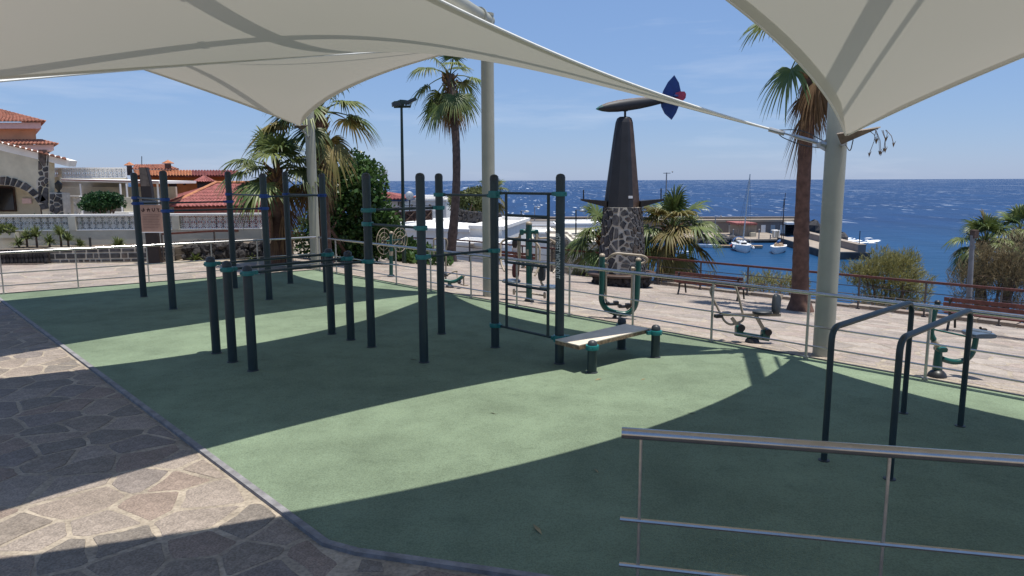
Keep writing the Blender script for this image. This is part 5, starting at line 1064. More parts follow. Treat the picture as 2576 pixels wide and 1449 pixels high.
for (x0, y0), (x1, y1) in zip(arcp[1:-2], arcp[2:-1]):
    a_, b_ = V([x0, y0]), V([x1, y1]); o = V([0, 545.]); ring.ext([W(*a_), W(*b_), W(*(b_+(b_-o)/np.linalg.norm(b_-o)*18)), W(*(a_+(a_-o)/np.linalg.norm(a_-o)*18))], (0, -.015, 0))
ring.build('arch_mortar', 'pale_mortar', H)
m = MB(); m.ext([W(*p) for p in ((92, 478), (124, 455), (124, 409), (106, 412), (106, 440), (92, 455))], (0, -.02, 0)); m.build('mortar_panel', 'pale_mortar', H)
for c in voronoi((92, 124, 409, 490), 15, .42, 4.2, [(V([1., 0]), 124), (V([-1., 0]), -96)], r, .3, 1.): st(c, .05, H)
def sto(c, th): m = MB(); m.ext([W(x, y, -.005) for x, y in c], (0, -th, 0)); m.build('stone', 'basalt' if r.random() < .8 else 'basalt_brown', bt)
for c in voronoi((118, 172, 486, 550), 15, .42, 4.2, [(V([-1., 0]), -125), (V([.96, -.09]), .96*157-.09*486+0), (V([0., -1.]), -486)], r, .4, 1.): sto(c, .05)
m = MB(); m.ext([W(-220, 303), W(176, 404), W(172, 419), W(-220, 326)], (0, .5, 0)); m.build('fascia', 'white_wall', H)
q0, q1 = W(-220, 301), W(178, 403); tile_part(H, [(q0+V((0, -.25, 0)), q1+V((0, -.25, 0)), q1+V((-3.6, 4.6, .1)), q0+V((-3.6, 4.6, .1)))], .24, 'tile_old')
m = MB(); P = W(149, 470, -.2); m.lathe(W(149, 485, .1), [(.10, 0), (.05, .05), (.05, .1), (.13, .2), (.14, .38), (.07, .46), (.02, .52)], 12); m.build('lantern', 'iron', H, True)
# peach house above
Y = 42.; H = thing('peach_house', 'two-storey peach house with pink fascias and tiled eaves at the left edge', 'house', (D(20, 600, Y)[0], Y, -2.))
SK = -.72
def bx(par, nm, mt, x0, y0, x1, y1, YY, dep):
    a_, b_ = D(x0, y0, YY), D(x1, y1, YY); m = MB(); z0_, z1_ = min(a_[2], b_[2]), max(a_[2], b_[2]); m.ext([(a_[0], YY, z0_), (b_[0], YY, z0_), (b_[0], YY, z1_), (a_[0], YY, z1_)], (SK*dep, dep, 0)); return m.build(nm, mt, par)
bx(H, 'upper_wall', 'peach_wall', -180, 322, 92, 356, Y, 5); bx(H, 'fascia', 'pink_fascia', -180, 309, 104, 323, Y-.5, 6); bx(H, 'lower_fascia', 'pink_fascia', -180, 365, 136, 378, Y-1, 7); bx(H, 'lower_wall', 'peach_wall', -180, 378, 126, 560, Y-.3, 5)
e0, e1 = D(-180, 306, Y-.8), D(115, 306, Y-.8); rg = D(-10, 272, Y+2.5); tile_part(H, [(e0, e1, rg, rg+V((-4, 0, 0))), (e1, e1+V((-4.8, 6.6, 0)), rg+V((-.6, .8, 0)), rg)], .22, 'tile_old')
e0, e1 = D(-180, 363, Y-1.3), D(147, 363, Y-1.3); f0, f1 = D(-180, 352, Y+.2), D(100, 352, Y+.2); tile_part(H, [(e0, e1, f1, f0), (e1, e1+V((-3.6, 5, 0)), f1+V((-3.6, 5, 0)), f1)], .22, 'tile_old')
rect(H, 'window', 'dark_glass', 75, 382, 124, 392, Y-.35, .1)
# terrace with openwork parapet and pergola
Y = 44.; TA, TB = V([D(112, 440, Y)[0], Y]), V([D(318, 440, Y)[0], Y]); zz = lambda y: float(D(220, y, Y)[2])
t = lattice_wall('roof_terrace', 'roof terrace parapet of white openwork blocks above the hedge', TA, TB, -2.5, zz(448), zz(424), .06, [1.0], 'cream_wall', rows=2)
Yq = 40.; PG = thing('pergola', 'flat white pergola roof on thin posts beside the information sign', 'pergola', (D(260, 540, Yq)[0], Yq, -1.5))
m = MB(); a_, b_ = D(130, 456, Yq), D(400, 462, Yq-2); m.ext([a_, b_, b_+V((0, 4.5, 0)), a_+V((0, 4.5, 0))], (0, 0, .14)); m.build('roof_slab', 'white_wall', PG); m = MB(); m.beam(a_+V((0, -.06, .1)), b_+V((0, -.06, .1)), .05, .05); m.build('edge_trim', 'tile_red', PG)
for x in (202, 302, 318, 396): p = D(x, 462, Yq-.5-1.*(x > 300)); m = MB(); m.cyl((p[0], p[1], -1.6), (p[0], p[1], p[2]), .05, n=8); m.build('post', 'white_paint', PG, True)
m = MB(); p = D(240, 500, 43.); m.box((p[0]+1.2, 43.2, .2), (7.2, .2, 4.)); m.build('back_wall', 'grey_wall', PG)
p0, p1 = V([D(158, 520, 34.)[0], 34.]), V([D(205, 520, 34.)[0], 34.]); lattice_wall('yard_wall', 'shaded openwork block screen just left of the clipped bush', p0, p1, -.8, float(D(180, 540, 34.)[2]), float(D(180, 495, 34.)[2]), .05, [.45], 'grey_wall', rows=2)
m = MB(); p = D(325, 500, 31.); t = thing('yard_pier', 'small cream gate pier and white step behind the sign, right of the clipped bush', 'pier', (p[0], 31., -.6)); m.box((p[0], 31., .4), (.35, .35, float(D(325, 470, 31.)[2])+.6)); m.build('shaft', 'cream_wall', t); m = MB(); m.box((p[0]-.2, 30.7, float(D(320, 538, 30.7)[2])), (.8, .4, .16)); m.build('step', 'bright_wall', t)
# orange house
SK = -.45
Y = 50.; H = thing('orange_house', 'orange house with tiled roof and small chimneys beyond the garden wall', 'house', (D(450, 560, Y)[0], Y, -4.))
bx(H, 'wall', 'orange_wall', 335, 443, 575, 520, Y, 6); dr = bx(H, 'door', 'dark_wood', 424.5, 461, 446, 492, Y-.06, .05); rect(dr, 'handle', 'alu', 443, 477, 444.5, 478.5, Y-.1, .04); bx(H, 'side_wall', 'cream_wall', 508, 452, 525, 495, Y-.6, .55); rect(H, 'wall_lamp', 'dark_glass', 461, 462, 467, 465, Y-.08, .1); bx(H, 'eave_beam', 'tile_red', 340, 441.5, 580, 445, Y-.5, .3)
e0, e1 = D(338, 442, Y-.7), D(600, 442, Y-.7); f0, f1 = D(338, 428.5, Y+2), D(600, 429, Y+2); em = e0+(e1-e0)*.55; fm = f0+(f1-f0)*.55
tile_part(H, [(e0, em, fm, f0)], .20, 'tile_orange'); tile_part(H, [(em, e1, f1, fm)], .20, 'tile_red')
e0, e1 = D(330, 426.5, Y+2.2), D(452, 426.5, Y+2.2); f0, f1 = D(340, 414, Y+5), D(418, 414, Y+5); tile_part(H, [(e0, e1, f1, f0)], .22, 'tile_old'); bx(H, 'upper_wall', 'cream_wall', 335, 427, 449, 432, Y+2.3, 3)
for x0, x1, yt, yb in ((318, 333, 408, 441), (414, 431, 403, 424)):
    ch = bx(H, 'chimney', 'basalt_brown', x0, yt+9, x1, yb, Y+1.5, .42); c_ = D((x0+x1)/2, yt+8.5, Y+1.7); w = (x1-x0)/PF*Y*.68; m = MB(); top_ = c_+V((0, 0, .24)); ring = [c_+V((math.copysign(w, a_), math.copysign(w*.7, b_), 0)) for a_, b_ in ((-1, -1), (1, -1), (1, 1), (-1, 1))]
    tile_part(ch, [(ring[i], ring[(i+1) % 4], top_+V((.02, 0, 0)), top_) for i in range(4)], .11, 'tile_orange', 'chimney_tiles')
m = MB(); m.cyl(D(356.6, 415, Y+3), D(356.6, 393, Y+3), .025, n=6); m.build('antenna', 'iron', H)
ap = D(513, 441, Y-1.5); ring = [D(487, 458, Y-2.4), D(541, 458, Y-2.4), D(538, 457, Y-.4), D(490, 457, Y-.4)]; tile_part(H, [(ring[i], ring[(i+1) % 4], ap+V((.03, 0, 0)), ap) for i in range(4)], .17, 'tile_red'); bx(H, 'turret_wall', 'sub_brown', 496, 458, 533, 475, Y-2.2, 1.5)
# red hipped roof in front
Y = 43.; H = thing('red_roof_house', 'house with a big red hipped tile roof right of the sign', 'house', (D(550, 560, Y)[0], Y, -4.))
eL, eR = D(418, 521, Y-3), D(720, 517, Y-3); bL, bR = D(432, 496, Y+3.2), D(725, 496, Y+3.2); rA, rB = D(545, 461, Y), D(640, 461, Y)
tile_part(H, [(eL, eR, rB, rA), (bL, eL, rA, rA+V((0, .05, 0))), (eR, bR, rB+V((0, .05, 0)), rB), (bR, bL, rA, rB)], .23, 'tile_red'); m = MB(); m.ext([eL+V((.3, .3, -.05)), eR+V((-.3, .3, -.05)), bR+V((-.3, -.3, -.05)), bL+V((.3, -.3, -.05))], (0, 0, -3.5)); m.build('wall', 'tile_red', H)
for p0, p1 in ((eL, rA), (rA, rB)): m = MB(); m.tube([p0+V((0, 0, .05)), p1+V((0, 0, .07))], .09, 6); m.build('ridge_tiles', 'tile_orange', H)
SK = 0.
# ================================================================ WHITE HOUSES TOWARDS THE HARBOUR
def flat_house(name, label, front, roofback, zb, mt='bright_wall', cat='house', parapet=True):
    # front: list of picture points of the front roof edge with distance; roof depth along +y
    P = [D(*p) for p in front]; zt = float(np.mean([p[2] for p in P])); P = [V((p[0], p[1], zt)) for p in P]; Bk = [p+V(roofback) for p in reversed(P)]; poly = P+Bk
    t = thing(name, label, cat, (P[0][0], P[0][1], zb)); m = MB(); m.ext([V((p[0], p[1], zb)) for p in poly], (0, 0, zt-zb)); m.build('walls', mt, t)
    if parapet:
        for i in range(len(poly)): m = MB(); m.beam(poly[i]+V((0, 0, .08)), poly[(i+1) % len(poly)]+V((0, 0, .08)), .16, .17); m.build('parapet', mt, t)
    return t
t = flat_house('flat_roof_house', 'long white flat roof seen from above beyond the railing corner', [(975, 585, 40.), (1182, 577, 38.)], (3.5, 13, 0), -7.); rect(t, 'vent_pipe', 'alu', 1208, 562, 1211, 566, 43., .1)
for x, y in ((1000, 592), ): pass
t = flat_house('flat_roof_house', 'lower cream white block right of the long white roof, behind the middle column', [(1182, 575, 36.), (1262, 578, 35.)], (1.5, 8, 0), -7., 'white_wall'); rect(t, 'shutter', 'grey_wall', 1188, 613, 1197, 624, 35.9, .08)
t = flat_house('flat_roof_house', 'bright white low roof just behind the railing corner under the tall palm', [(1142, 617, 33.), (1262, 622, 31.5)], (.5, 2.4, 0), -7.)
rect(t, 'chimney_block', 'concrete', 1184, 613, 1192, 624, 32.2, .4)
t = thing('wooden_fence', 'dark wooden fence with diagonal crosses on the white roof', 'fence', D(952, 560, 47.)); fa, fb, fc_, fd = D(950, 562, 46.), D(1087, 553, 49.), D(1087, 530, 49.), D(950, 538, 46.)
for i in range(7):
    a_, b_ = fa+(fb-fa)*i/6, fd+(fc_-fd)*i/6; m = MB(); m.beam(a_, b_, .12, .12); m.build('post', 'dark_wood', t)
    if i < 6:
        a2, b2 = fa+(fb-fa)*(i+1)/6, fd+(fc_-fd)*(i+1)/6
        for p0, p1 in ((a_, b2), (a2, b_)): m = MB(); m.beam(p0+V((0, -.07, 0)), p1+V((0, -.07, 0)), .05, .07); m.build('brace', 'bark' if p0 is a_ else 'dark_wood', t)
        m = MB(); m.quad(a_, a2, b2, b_); m.add([p+V((0, .05, 0)) for p in (a_, a2, b2, b_)], [(3, 2, 1, 0)]); m.build('board', 'dark_wood', t, fix=False)
m = MB(); m.beam(fd+V((0, 0, .03)), fc_+V((0, 0, .03)), .14, .06); m.build('top_rail', 'dark_wood', t)
t = thing('terrace_block', 'white block carrying the wooden fence', 'wall', (fa[0], 46., -6.)); m = MB(); m.ext([V((p[0], p[1], -6.)) for p in (fa+V((-.5, -.1, 0)), fb+V((.6, -.1, 0)), fb+V((.6, 4, 0)), fa+V((-.5, 5, 0)))], (0, 0, 6.+min(fa[2], fb[2])-.02)); m.build('mass', 'bright_wall', t)
m = MB(); g0, g1 = D(1088, 553, 48.9), D(1098, 553, 49.2); 
t = thing('white_gate', 'small white barred gate at the end of the wooden fence', 'gate', g0)
for i in range(6): p = g0+(g1-g0)*i/5; m = MB(); m.beam(p, p+V((0, 0, .68)), .02, .02); m.build('bar', 'white_paint', t)
for z in (.03, .67): m = MB(); m.beam(g0+V((0, 0, z)), g1+V((0, 0, z)), .03, .04); m.build('frame_rail', 'white_paint', t)
Y = 60.; H = thing('red_roof_house', 'white house with red tile roof and blue eave beside the satellite dish', 'house', (D(980, 540, Y)[0], Y, -7.)); bx(H, 'wall', 'white_wall', 930, 504, 1016, 560, Y, 5); bx(H, 'eave_band', 'boat_blue', 925, 502, 1022, 506.5, Y-.4, 5.8)
e0, e1 = D(915, 504, Y-.7), D(1024, 501, Y-.7); rg0, rg1 = D(925, 479, Y+2.6), D(962, 481, Y+2.6); tile_part(H, [(e0, e1, rg1, rg0), (e1, e1+V((0, 6.5, 0)), rg1+V((0, .1, 0)), rg1)], .28, 'tile_red')
rect(H, 'window', 'dark_glass', 1001, 508, 1004, 516, Y-.06, .08); rect(H, 'window', 'dark_glass', 1007, 508, 1011, 521, Y-.06, .08); rect(H, 'awning', 'dark_wood', 972, 522, 1004, 536, Y-1.2, .1)
Y = 57.; P = D(1030, 492, Y); t = thing('satellite_dish', 'grey satellite dish on a pole among the white houses', 'dish', (P[0], Y, -5.)); m = MB(); m.cyl((P[0], Y, -5.), (P[0], Y, P[2]), .05, n=8); m.build('pole', 'iron', t); m = MB(); Rm = Matrix.Rotation(math.radians(78), 3, 'X') @ Matrix.Rotation(.25, 3, 'Y'); pr = MB(); pr.lathe((0, 0, 0), [(.001, .06), (.15, .055), (.26, .03), (.34, 0)], 20)
m.add([tuple(Rm @ Vector(v)+Vector(P)) for v in pr.v], pr.f); m.build('reflector', 'gal', t, True); m = MB(); m.cyl(P, P+V((.1, -.35, -.05)), .012, n=5); m.build('feed_arm', 'iron', t)
flat_house('flat_roof_house', 'white flat-roofed house behind the satellite dish', [(1021, 506, 66.), (1122, 506, 66.)], (0, 8, 0), -8., 'white_wall'); flat_house('flat_roof_house', 'bright white upper block above the house behind the dish', [(1040, 497, 72.), (1112, 497, 72.)], (0, 6, 0), -8.)
t = thing('roof_railing', 'thin dark railing with round ornaments above the wooden fence', 'railing', D(1015, 519, 50.)); 
for y in (517, 521): m = MB(); m.beam(D(1000, y, 50.), D(1110, y+1, 50.), .04, .04); m.build('rail', 'iron', t)
for x in (1016, 1036, 1058, 1082, 1104): m = MB(); m.cyl(D(x, 530, 50.), D(x, 517, 50.), .03, n=6); m.sph(D(x, 516, 50.), .09, 8, 6); m.build('post', 'iron', t)
Y = 48.; t = thing('dark_stone_wall', 'dark stone retaining wall below the olive tree', 'wall', (D(1180, 552, Y)[0], Y, -5.)); a_, b_ = D(1138, 527, Y), D(1262, 540, Y-4); m = MB(); m.ext([V((a_[0], a_[1], -5)), V((b_[0], b_[1], -5)), b_, a_], (0, .4, 0)); core = m.build('core', 'basalt', t); r = np.random.default_rng(29)
for i in range(130):
    u = r.random(); z = r.random(); p = a_+(b_-a_)*u; zz_ = -2.4+(p[2]+2.4)*z; inst('rock', rk[i % 6], t, (p[0]-t.location.x, p[1]-.02-t.location.y, zz_-t.location.z), (r.uniform(0, 6), r.uniform(0, 6), 0), r.uniform(.8, 1.4))
# village of roofs below the breakwater
VH = [((1262, 566, 62.), (1300, 566, 62.), 5, 'white house block just right of the middle column', 'bright_wall'), ((1245, 585, 50.), (1310, 588, 50.), 6, 'pale house roof below the block right of the middle column', 'white_wall'), ((1310, 569, 70.), (1400, 569, 70.), 5, 'white house with grey hipped roof and brown shutters seen through the ladder', 'bright_wall'), ((1330, 588, 55.), (1392, 590, 55.), 6, 'cream roof seen through the ladder below the shuttered house', 'white_wall'), ((1418, 564, 72.), (1512, 567, 72.), 7, 'bright white flat roof right of the lettered post', 'bright_wall'), ((1270, 606, 42.), (1340, 608, 42.), 4, 'grey shaded block behind the bench with the seated person', 'grey_wall'), ((1400, 590, 56.), (1500, 592, 56.), 6, 'grey rendered block between lettered post and monument', 'grey_wall'), ((1385, 600, 44.), (1446, 606, 43.), 5, 'light rubble-stone house left of the monument', 'pale_mortar'), ((1440, 612, 40.), (1530, 618, 39.), 5, 'lowest grey stone block beside the monument palm', 'grey_wall')]
vt = []
for p0, p1, dp, lab, mt in VH: vt.append(flat_house('village_house', lab, [p0, p1], (0, dp, 0), -9., mt))
t = vt[2]; c_ = [D(1306, 569, 69.5), D(1404, 569, 69.5), D(1402, 566, 76.), D(1308, 566, 76.)]; ap0, ap1 = D(1338, 557, 73.), D(1378, 557, 73.); m = MB(); m.add(c_+[ap0, ap1], [(0, 1, 5, 4), (1, 2, 5), (2, 3, 4, 5), (3, 0, 4)]); m.build('hipped_roof', 'kerb', t)
for x0, x1 in ((1337, 1344), (1358, 1375)): w0 = rect(t, 'shutter', 'shutter', x0, 570.5, x1, 577.5, 69.94, .08); rect(w0, 'slat', 'dark_wood', x0+1, 573, x1-1, 574, 69.88, .03)
for k_, (x0, y0, x1, y1, Yv) in enumerate(((1263, 592, 1268, 598, 49.95), (1280, 595, 1284, 600, 49.95), (1447, 618, 1466, 626, 39.5), (1412, 612, 1420, 640, 43.3), (1345, 596, 1352, 602, 54.9), (1430, 598, 1436, 604, 55.9))): rect(vt[[1, 1, 8, 7, 3, 6][k_]], 'window', 'dark_glass', x0, y0, x1, y1, Yv, .1)
m = MB(); r = np.random.default_rng(31)
for i in range(110):
    x = r.uniform(1388, 1444); y = r.uniform(608, 650); p = D(x, y, 43.45); inst('rubble', rk[i % 6], vt[7], (p[0]-vt[7].location.x, 43.5-vt[7].location.y-(x-1388)/56*.9, p[2]-vt[7].location.z), (r.uniform(0, 6), r.uniform(0, 6), 0), r.uniform(.7, 1.2))
for o in vt[7].children:
    if o.name.startswith('rubble'): o.material_slots[0].link = 'OBJECT'; o.material_slots[0].material = M['concrete']
for x, y0, y1, Yv, lab in ((1311, 580, 530, 58., 'dark street lamp seen through the ladder'), (1449, 600, 528, 50., 'thin dark lamp post left of the monument'), (1345, 575, 520, 80., 'thin grey pole seen through the ladder')):
    p = D(x, y0, Yv); t = thing('street_lamp', lab, 'lamp post', (p[0], Yv, p[2]-2)); m = MB(); m.cyl((p[0], Yv, p[2]-2), D(x, y1, Yv), .06, .045, 8); m.build('pole', 'iron' if Yv < 60 else 'grey_pole', t); q_ = D(x, y1, Yv); m = MB(); m.beam(q_, q_+V((.5, 0, -.05)), .07, .05); m.sph(q_+V((.45, 0, -.05)), .14, 10, 6, (1.6, 1, .6)); m.build('lamp_head', 'gal', t)
# ================================================================ HARBOUR
def wz(y): return float(G(1900, y, SEA_Z)[1])      # distance of the waterline seen at picture row y
HB = thing('breakwater', 'long brown and grey breakwater wall with white ledge closing the harbour', 'breakwater', (D(1600, 590, 140.)[0], 140., SEA_Z))
Yb = 140.
def hb(par, nm, mt, x0, y0, x1, y1, YY, dep, x0b=None): return bx(par, nm, mt, x0, y0, x1, y1, YY, dep)
hb(HB, 'parapet', 'breakwater', 1180, 548, 2010, 564, Yb+4, 1.2); m = MB(); a_, b_ = D(1180, 547, Yb+4.6), D(2010, 547, Yb+4.6); m.beam(a_, b_, 1.5, .25); m.build('capping', 'concrete', HB)
hb(HB, 'ledge', 'concrete', 1180, 555, 2012, 557.6, Yb+.5, 3); hb(HB, 'store_wall', 'breakwater', 1180, 557.6, 2002, 592, Yb+.7, 2.6)
for i, x in enumerate((1920, 1944, 1968, 1255, 1278, 1300, 1800, 1838)): rect(HB, 'door', 'white_wall' if i % 2 == 0 else 'gal', x-5, 566, x+5, 587, Yb+.68, .1)
rect(HB, 'opening_shade', 'dark_glass', 1977, 565, 2001, 593, Yb+.66, .1); hb(HB, 'porch_slab', 'bright_wall', 1980, 559.3, 2002.5, 565, Yb-1.2, 1.85)  # flat dark panel painted in for the shade inside the doorway
HT = thing('harbour_hut', 'small harbour hut with red roof against the breakwater behind the moored yacht', 'hut', (D(1880, 595, 131.)[0], 131., -7.3)); hb(HT, 'walls', 'concrete', 1862, 566, 1902, 597, 131., 6); hb(HT, 'roof', 'tile_red', 1855, 561.5, 1905, 566, 130.4, 7); hb(HT, 'annex', 'cream_wall', 1889, 585, 1901, 597, 130, .9)
Q = thing('quay', 'concrete quay with dark waterline face in front of the breakwater', 'quay', (D(1800, 605, 126.)[0], 126., SEA_Z)); zq = -7.85
for nm, mt, z0, z1, y0, dy in (('deck', 'concrete', zq-.3, zq, 124.8, 16.2), ('face', 'dark_concrete', SEA_Z-2, zq-.3, 125., 16)):
    x0, x1 = D(1640, 600, 125.)[0], D(2004, 600, 125.)[0]; m = MB(); m.box(((x0+x1)/2, y0+dy/2, (z0+z1)/2), (x1-x0+(.3 if nm == 'deck' else 0), dy, z1-z0)); m.build(nm, mt, Q)
K_ = thing('fuel_kiosk', 'small white framed kiosk standing on the quay', 'kiosk', (D(1955, 597, 127.)[0], 127., zq)); hb(K_, 'frame', 'white_wall', 1948, 579.5, 1962, 582, 126.9, 1.6); hb(K_, 'body', 'grey_wall', 1949, 582, 1961, 597, 127., 1.2)
for x in (1949, 1961): hb(K_, 'post', 'white_wall', x-.8, 581, x+.8, 597, 126.8, .2)
for i, x in enumerate((1909, 1844, 1938)): p = D(x, 598, 125.5); t = thing('mooring_post', ['short mooring post on the quay right of the red-roofed hut', 'short mooring post on the quay left of the tall-masted yacht', 'short mooring post on the quay left of the kiosk'][i], 'post', (p[0], 125.5, zq)); m = MB(); m.cyl((p[0], 125.5, zq), (p[0], 125.5, zq+(1.6 if i < 2 else .7)), .12, .1, 8); m.sph((p[0], 125.5, zq+(1.6 if i < 2 else .7)), .15, 8, 6); m.build('shaft', 'grey_pole', t)
# jetty arm coming towards the viewer
J = thing('jetty', 'concrete jetty arm with parapet running from the quay toward the right column', 'jetty', (D(2050, 640, 105.)[0], 105., SEA_Z)); a_, b_ = V([D(1990, 620, 124.)[0], 124.]), V([D(2128, 650, 98.)[0], 98.]); d = b_-a_; d /= np.linalg.norm(d); n_ = V([d[1], -d[0]]); n_ = n_ if n_[0] > 0 else -n_
def arm(nm, mt, o0, o1, z0, z1, e0=0., e1=0.): m = MB(); p = [a_+n_*o0-d*e0, b_+n_*o0+d*e1, b_+n_*o1+d*e1, a_+n_*o1-d*e0]; m.ext([(*q_, z0) for q_ in p], (0, 0, z1-z0)); m.build(nm, mt, J)
arm('face', 'dark_concrete', -2.4, 3.2, SEA_Z-2, -7.55); arm('deck', 'concrete', -2.45, 1.5, -7.55, -7.4, 0, .05); arm('parapet', 'breakwater', 1.55, 2.6, -7.54, -6.5, 0, -.1); arm('parapet_cap', 'concrete', 1.5, 2.65, -6.5, -6.38, 0, -.05)
m = MB(); p = b_+n_*2.+d*-1.; m.cyl((*p, -6.5), (*p, -4.6), .06, n=6); m.build('marker_pole', 'iron', J)
r = np.random.default_rng(37)
def boulder(label, c, sz, mt='basalt', grp=None):
    m = MB(); m.sph((0, 0, 0), 1., 8, 6); m.v = [tuple(V(p)*V(sz)*(1+r.normal()*.10)+V(c)) for p in m.v]; 
    if grp is not None: return m.build('boulder', mt, grp)
    o = m.build('boulder', mt, loc=c); tag(o, label, 'rock'); o.rotation_euler = (0, 0, r.uniform(0, 3)); return o
boulder('square dark rock block beyond the jetty in the foam', (*D(2116, 606, 118.)[:2], -7.6), (1.1, 1., 1.3)); boulder('dark rock beside the breakwater end, left of the right column', (*D(2045, 590, 135.)[:2], -7.), (1.5, 1.5, 1.9))
HEAP = thing('boulder_heap', 'heap of rounded grey boulders on the harbour shore left of the yacht', 'rocks', (D(1790, 606, 121.)[0], 121., -8.3))
for i in range(22): boulder(None, (D(1745+r.uniform(0, 95), 606, 121.)[0], 121.+r.uniform(-.8, 1.5), -7.9+r.uniform(-.2, .8)), (r.uniform(.5, .9),)*2+(r.uniform(.4, .7),), 'basalt', HEAP)
# breaking wave
m = MB(); f = []
for k_ in range(46):
    u = r.random()**1.6; P = V(G(2116+u*95, 606+u*1.5+r.normal()*3., SEA_Z+.05)); w = r.uniform(.2, .9); h = r.uniform(.12, .4)
    m.add([P+V((-w, 0, .02)), P+V((-w*.3, -h, .03)), P+V((w*.6, -h*.8, .03)), P+V((w, 0, .02)), P+V((w*.4, h, .12)), P+V((-w*.4, h*.8, .1))], [(0, 1, 2, 3, 4, 5)])
o = m.build('surf', 'foam', fix=False); tag(o, kind='stuff')
# sailing boats
def hull(mb, c, L, Bm, H, yaw, z0=-.3, tr=.75):
    n = 12; cs, sn = math.cos(yaw), math.sin(yaw); vs = []; R_ = lambda x, y, z: (c[0]+x*cs-y*sn, c[1]+x*sn+y*cs, c[2]+z); fs = []
    for i in range(n+1):
        t_ = i/n; x = -L/2+L*t_; b_ = Bm/2*(1-max(0, (t_-.45)/.55)**2.2)*(tr+(1-tr)*min(1, t_/.4)); b_ = max(b_, .02); sh_ = H*(1+.28*max(0, t_-.4)**1.5)
        for y, z in ((-b_, sh_), (-b_*.92, sh_*.4), (-b_*.45, z0), (b_*.45, z0), (b_*.92, sh_*.4), (b_, sh_)): vs.append(R_(x+(.4*(z/H) if t_ > .9 else 0), y, z))
    for i in range(n): fs += [(i*6+k_, i*6+k_+1, (i+1)*6+k_+1, (i+1)*6+k_) for k_ in range(5)]+[(i*6+5, i*6, (i+1)*6, (i+1)*6+5)]
    fs += [tuple(range(6)), tuple(n*6+k_ for k_ in range(5, -1, -1))]; mb.add(vs, fs); return R_
P = G(1866, 634, SEA_Z); Y1 = P[1]+2.; P = V((D(1866, 634, Y1)[0], Y1, SEA_Z)); t = thing('sailing_yacht', 'white sailing yacht with tall bare mast moored at the pontoon', 'boat', P); yaw = math.radians(-97)
m = MB(); R_ = hull(m, P, 7.2, 2.7, 1.05, yaw); m.build('hull', 'white_paint', t, True); m = MB(); cs = [(-1.6, -.75), (1.5, -.55), (1.5, .55), (-1.6, .75)]; m.add([R_(x, y, 1.03) for x, y in cs]+[R_(x*.85, y*.8, 1.5) for x, y in cs], [(0, 1, 5, 4), (1, 2, 6, 5), (2, 3, 7, 6), (3, 0, 4, 7), (4, 5, 6, 7)]); m.build('cabin', 'white_paint', t)
m = MB(); m.add([R_(-1.3, -.76, 1.2), R_(.6, -.62, 1.2), R_(.6, -.6, 1.4), R_(-1.3, -.7, 1.42)], [(0, 1, 2, 3)]); m.add([R_(1.49, -.45, 1.15), R_(1.49, .45, 1.15), R_(1.36, .42, 1.42), R_(1.36, -.42, 1.42)], [(0, 1, 2, 3)]); m.build('window', 'dark_glass', t, fix=False)
m = MB(); ar = [R_(-1.7+.25*math.cos(a_)*0, 1.0*math.cos(a_), 1.3+.75*math.sin(a_)) for a_ in np.linspace(0, math.pi, 9)]; ar2 = [R_(-2.7, 1.0*math.cos(a_), 1.3+.7*math.sin(a_)) for a_ in np.linspace(0, math.pi, 9)]; m.add(ar+ar2, [(i, i+1, 10+i, 9+i) for i in range(8)]); m.build('spray_hood', 'boat_blue', t, True, fix=False)
mt_ = D(1887, 438, Y1-.3); m = MB(); m0 = V(R_(.6, 0, 1.4)); m.tube([m0, mt_], [.11, .08], 8); mast = m.build('mast', 'alu', t)
m = MB(); m.tube([m0+V((0, 0, .7)), V(R_(-2.6, 0, 2.0))], .07, 8); m.build('boom', 'boat_blue', t); sp_ = m0+(mt_-m0)*.55
for e_ in (R_(3.5, 0, 1.3), R_(-3.5, 0, 1.1), R_(.4, 1.25, 1.05), R_(.4, -1.25, 1.05)): mm = MB(); mm.cyl(mt_, e_, .012, n=4); mm.build('stay', 'iron', mast)
m = MB(); m.beam(sp_+V((-.7, 0, 0)), sp_+V((.7, 0, 0)), .05, .04); m.build('spreader', 'alu', mast)
for k_ in range(4): m = MB(); m.sph(R_(-1.5+k_*1.1, 1.35 if k_ % 2 else -1.35, .6), .2, 8, 6, (1, 1, 1.4)); m.build('fender', 'white_paint' if k_ else 'buoy', t)
for s in (-1, 1): m = MB(); m.tube([R_(-3.3, 1.0*s, 1.7), R_(0, 1.3*s, 1.75), R_(3.2, .4*s, 1.9)], .015, 4); [m.cyl(R_(x, (1.25-.2*abs(x)/3)*s, 1.), R_(x, (1.25-.2*abs(x)/3)*s, 1.75), .012, n=4) for x in (-3, -1.5, 0, 1.5, 2.8)]; m.build('guard_rail', 'alu', t)
P = G(1958, 637, SEA_Z); Y2 = P[1]+1.5; P = V((D(1957, 637, Y2)[0], Y2, SEA_Z)); t = thing('sailing_yacht', 'older two-masted sailing boat with wooden deck moored by the jetty', 'boat', P); yaw = math.radians(62)
m = MB(); R_ = hull(m, P, 6.6, 2.3, .95, math.pi+yaw, tr=.7); m.build('hull', 'white_paint', t, True); m = MB(); m.add([R_(x, y, .97) for x, y in ((-2.4, -.8), (2.0, -.6), (2.0, .6), (-2.4, .8))], [(0, 1, 2, 3)]); m.build('deck', 'boat_wood', t, fix=False)
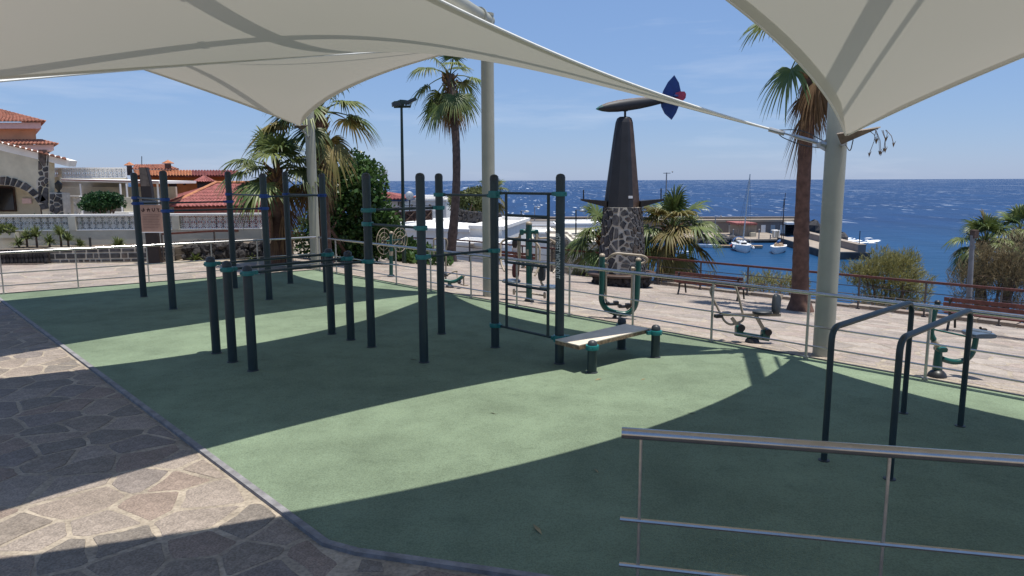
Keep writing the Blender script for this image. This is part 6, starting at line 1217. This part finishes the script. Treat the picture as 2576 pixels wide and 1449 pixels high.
m = MB(); m.add([R_(x, y, .98) for x, y in ((-.8, -.6), (1.3, -.5), (1.3, .5), (-.8, .6))]+[R_(x, y*.85, 1.4) for x, y in ((-.7, -.6), (1.2, -.5), (1.2, .5), (-.7, .6))], [(0, 1, 5, 4), (1, 2, 6, 5), (2, 3, 7, 6), (3, 0, 4, 7), (4, 5, 6, 7)]); m.build('cabin', 'boat_wood', t); m = MB(); m.tube([R_(.9, 0, 1.65), R_(-1.4, 0, 1.7)], .18, 8); m.build('sail_cover', 'boat_blue', t)
m = MB(); m.box(R_(-3.1, 0, .55), (.06, 1.3, .5), math.pi+yaw); m.build('transom', 'white_paint', t)
for x0, y0, x1, y1, dy in ((1964, 606, 1976, 485, 0), (1970, 606, 1972, 500, .8)):
    m = MB(); m.tube([D(x0, 616, Y2+dy), D(x1, y1, Y2+dy)], [.06, .045], 8); ms = m.build('mast', 'dark_wood', t)
    for e_ in (R_(3.1, 0, 1.), R_(-3.1, 0, 1.)): mm = MB(); mm.cyl(D(x1, y1+3, Y2+dy), e_, .01, n=4); mm.build('stay', 'iron', ms)
m = MB(); m.beam(D(1770, 618.5, 117.), D(1918, 620, 115.), 1.2, .3); o = m.build('pontoon', 'boat_wood', loc=D(1770, 619, 117.)); tag(o, 'long narrow wooden pontoon floating behind the white yacht', 'pontoon')
for x, y, lab, L in ((1754, 606, 'small white dinghy seen behind the low palm, upper one', 3.6), (1772, 622, 'small white dinghy near the pontoon end behind the low palm', 4.2), (1720, 640, 'small white rowing boat half hidden by the low palm', 3.6)):
    P = G(x, y, SEA_Z); t = thing('dinghy', lab, 'boat', P, 'small boats in the harbour'); m = MB(); R_ = hull(m, P, L, 1.5, .5, .5+x*.01, -.15); m.build('hull', 'white_paint', t, True); m = MB(); m.add([R_(a_, b_, .52) for a_, b_ in ((-.42*L, -.5), (.2*L, -.5), (.2*L, .5), (-.42*L, .5))], [(0, 1, 2, 3)]); m.build('deck', 'boat_blue', t, fix=False)
for x, y0, y1, Yv, lab in ((1677, 545, 434, 112., 'grey mast top with crossbar rising behind the low palm'), (1800, 585, 545, 118., 'thin pole on the breakwater left of the yacht mast')):
    p = D(x, y1, Yv); t = thing('pole_mast', lab, 'mast', (p[0], Yv, SEA_Z)); m = MB(); m.cyl((p[0], Yv, SEA_Z-.5), p, .13, .09, 8); m.build('pole', 'grey_pole', t); m = MB(); m.beam(p+V((-.5, 0, -.1)), p+V((.6, 0, -.1)), .1, .1); m.sph(p+V((.9, 0, .1)), .12, 6, 5); m.build('crossbar', 'grey_pole', t)
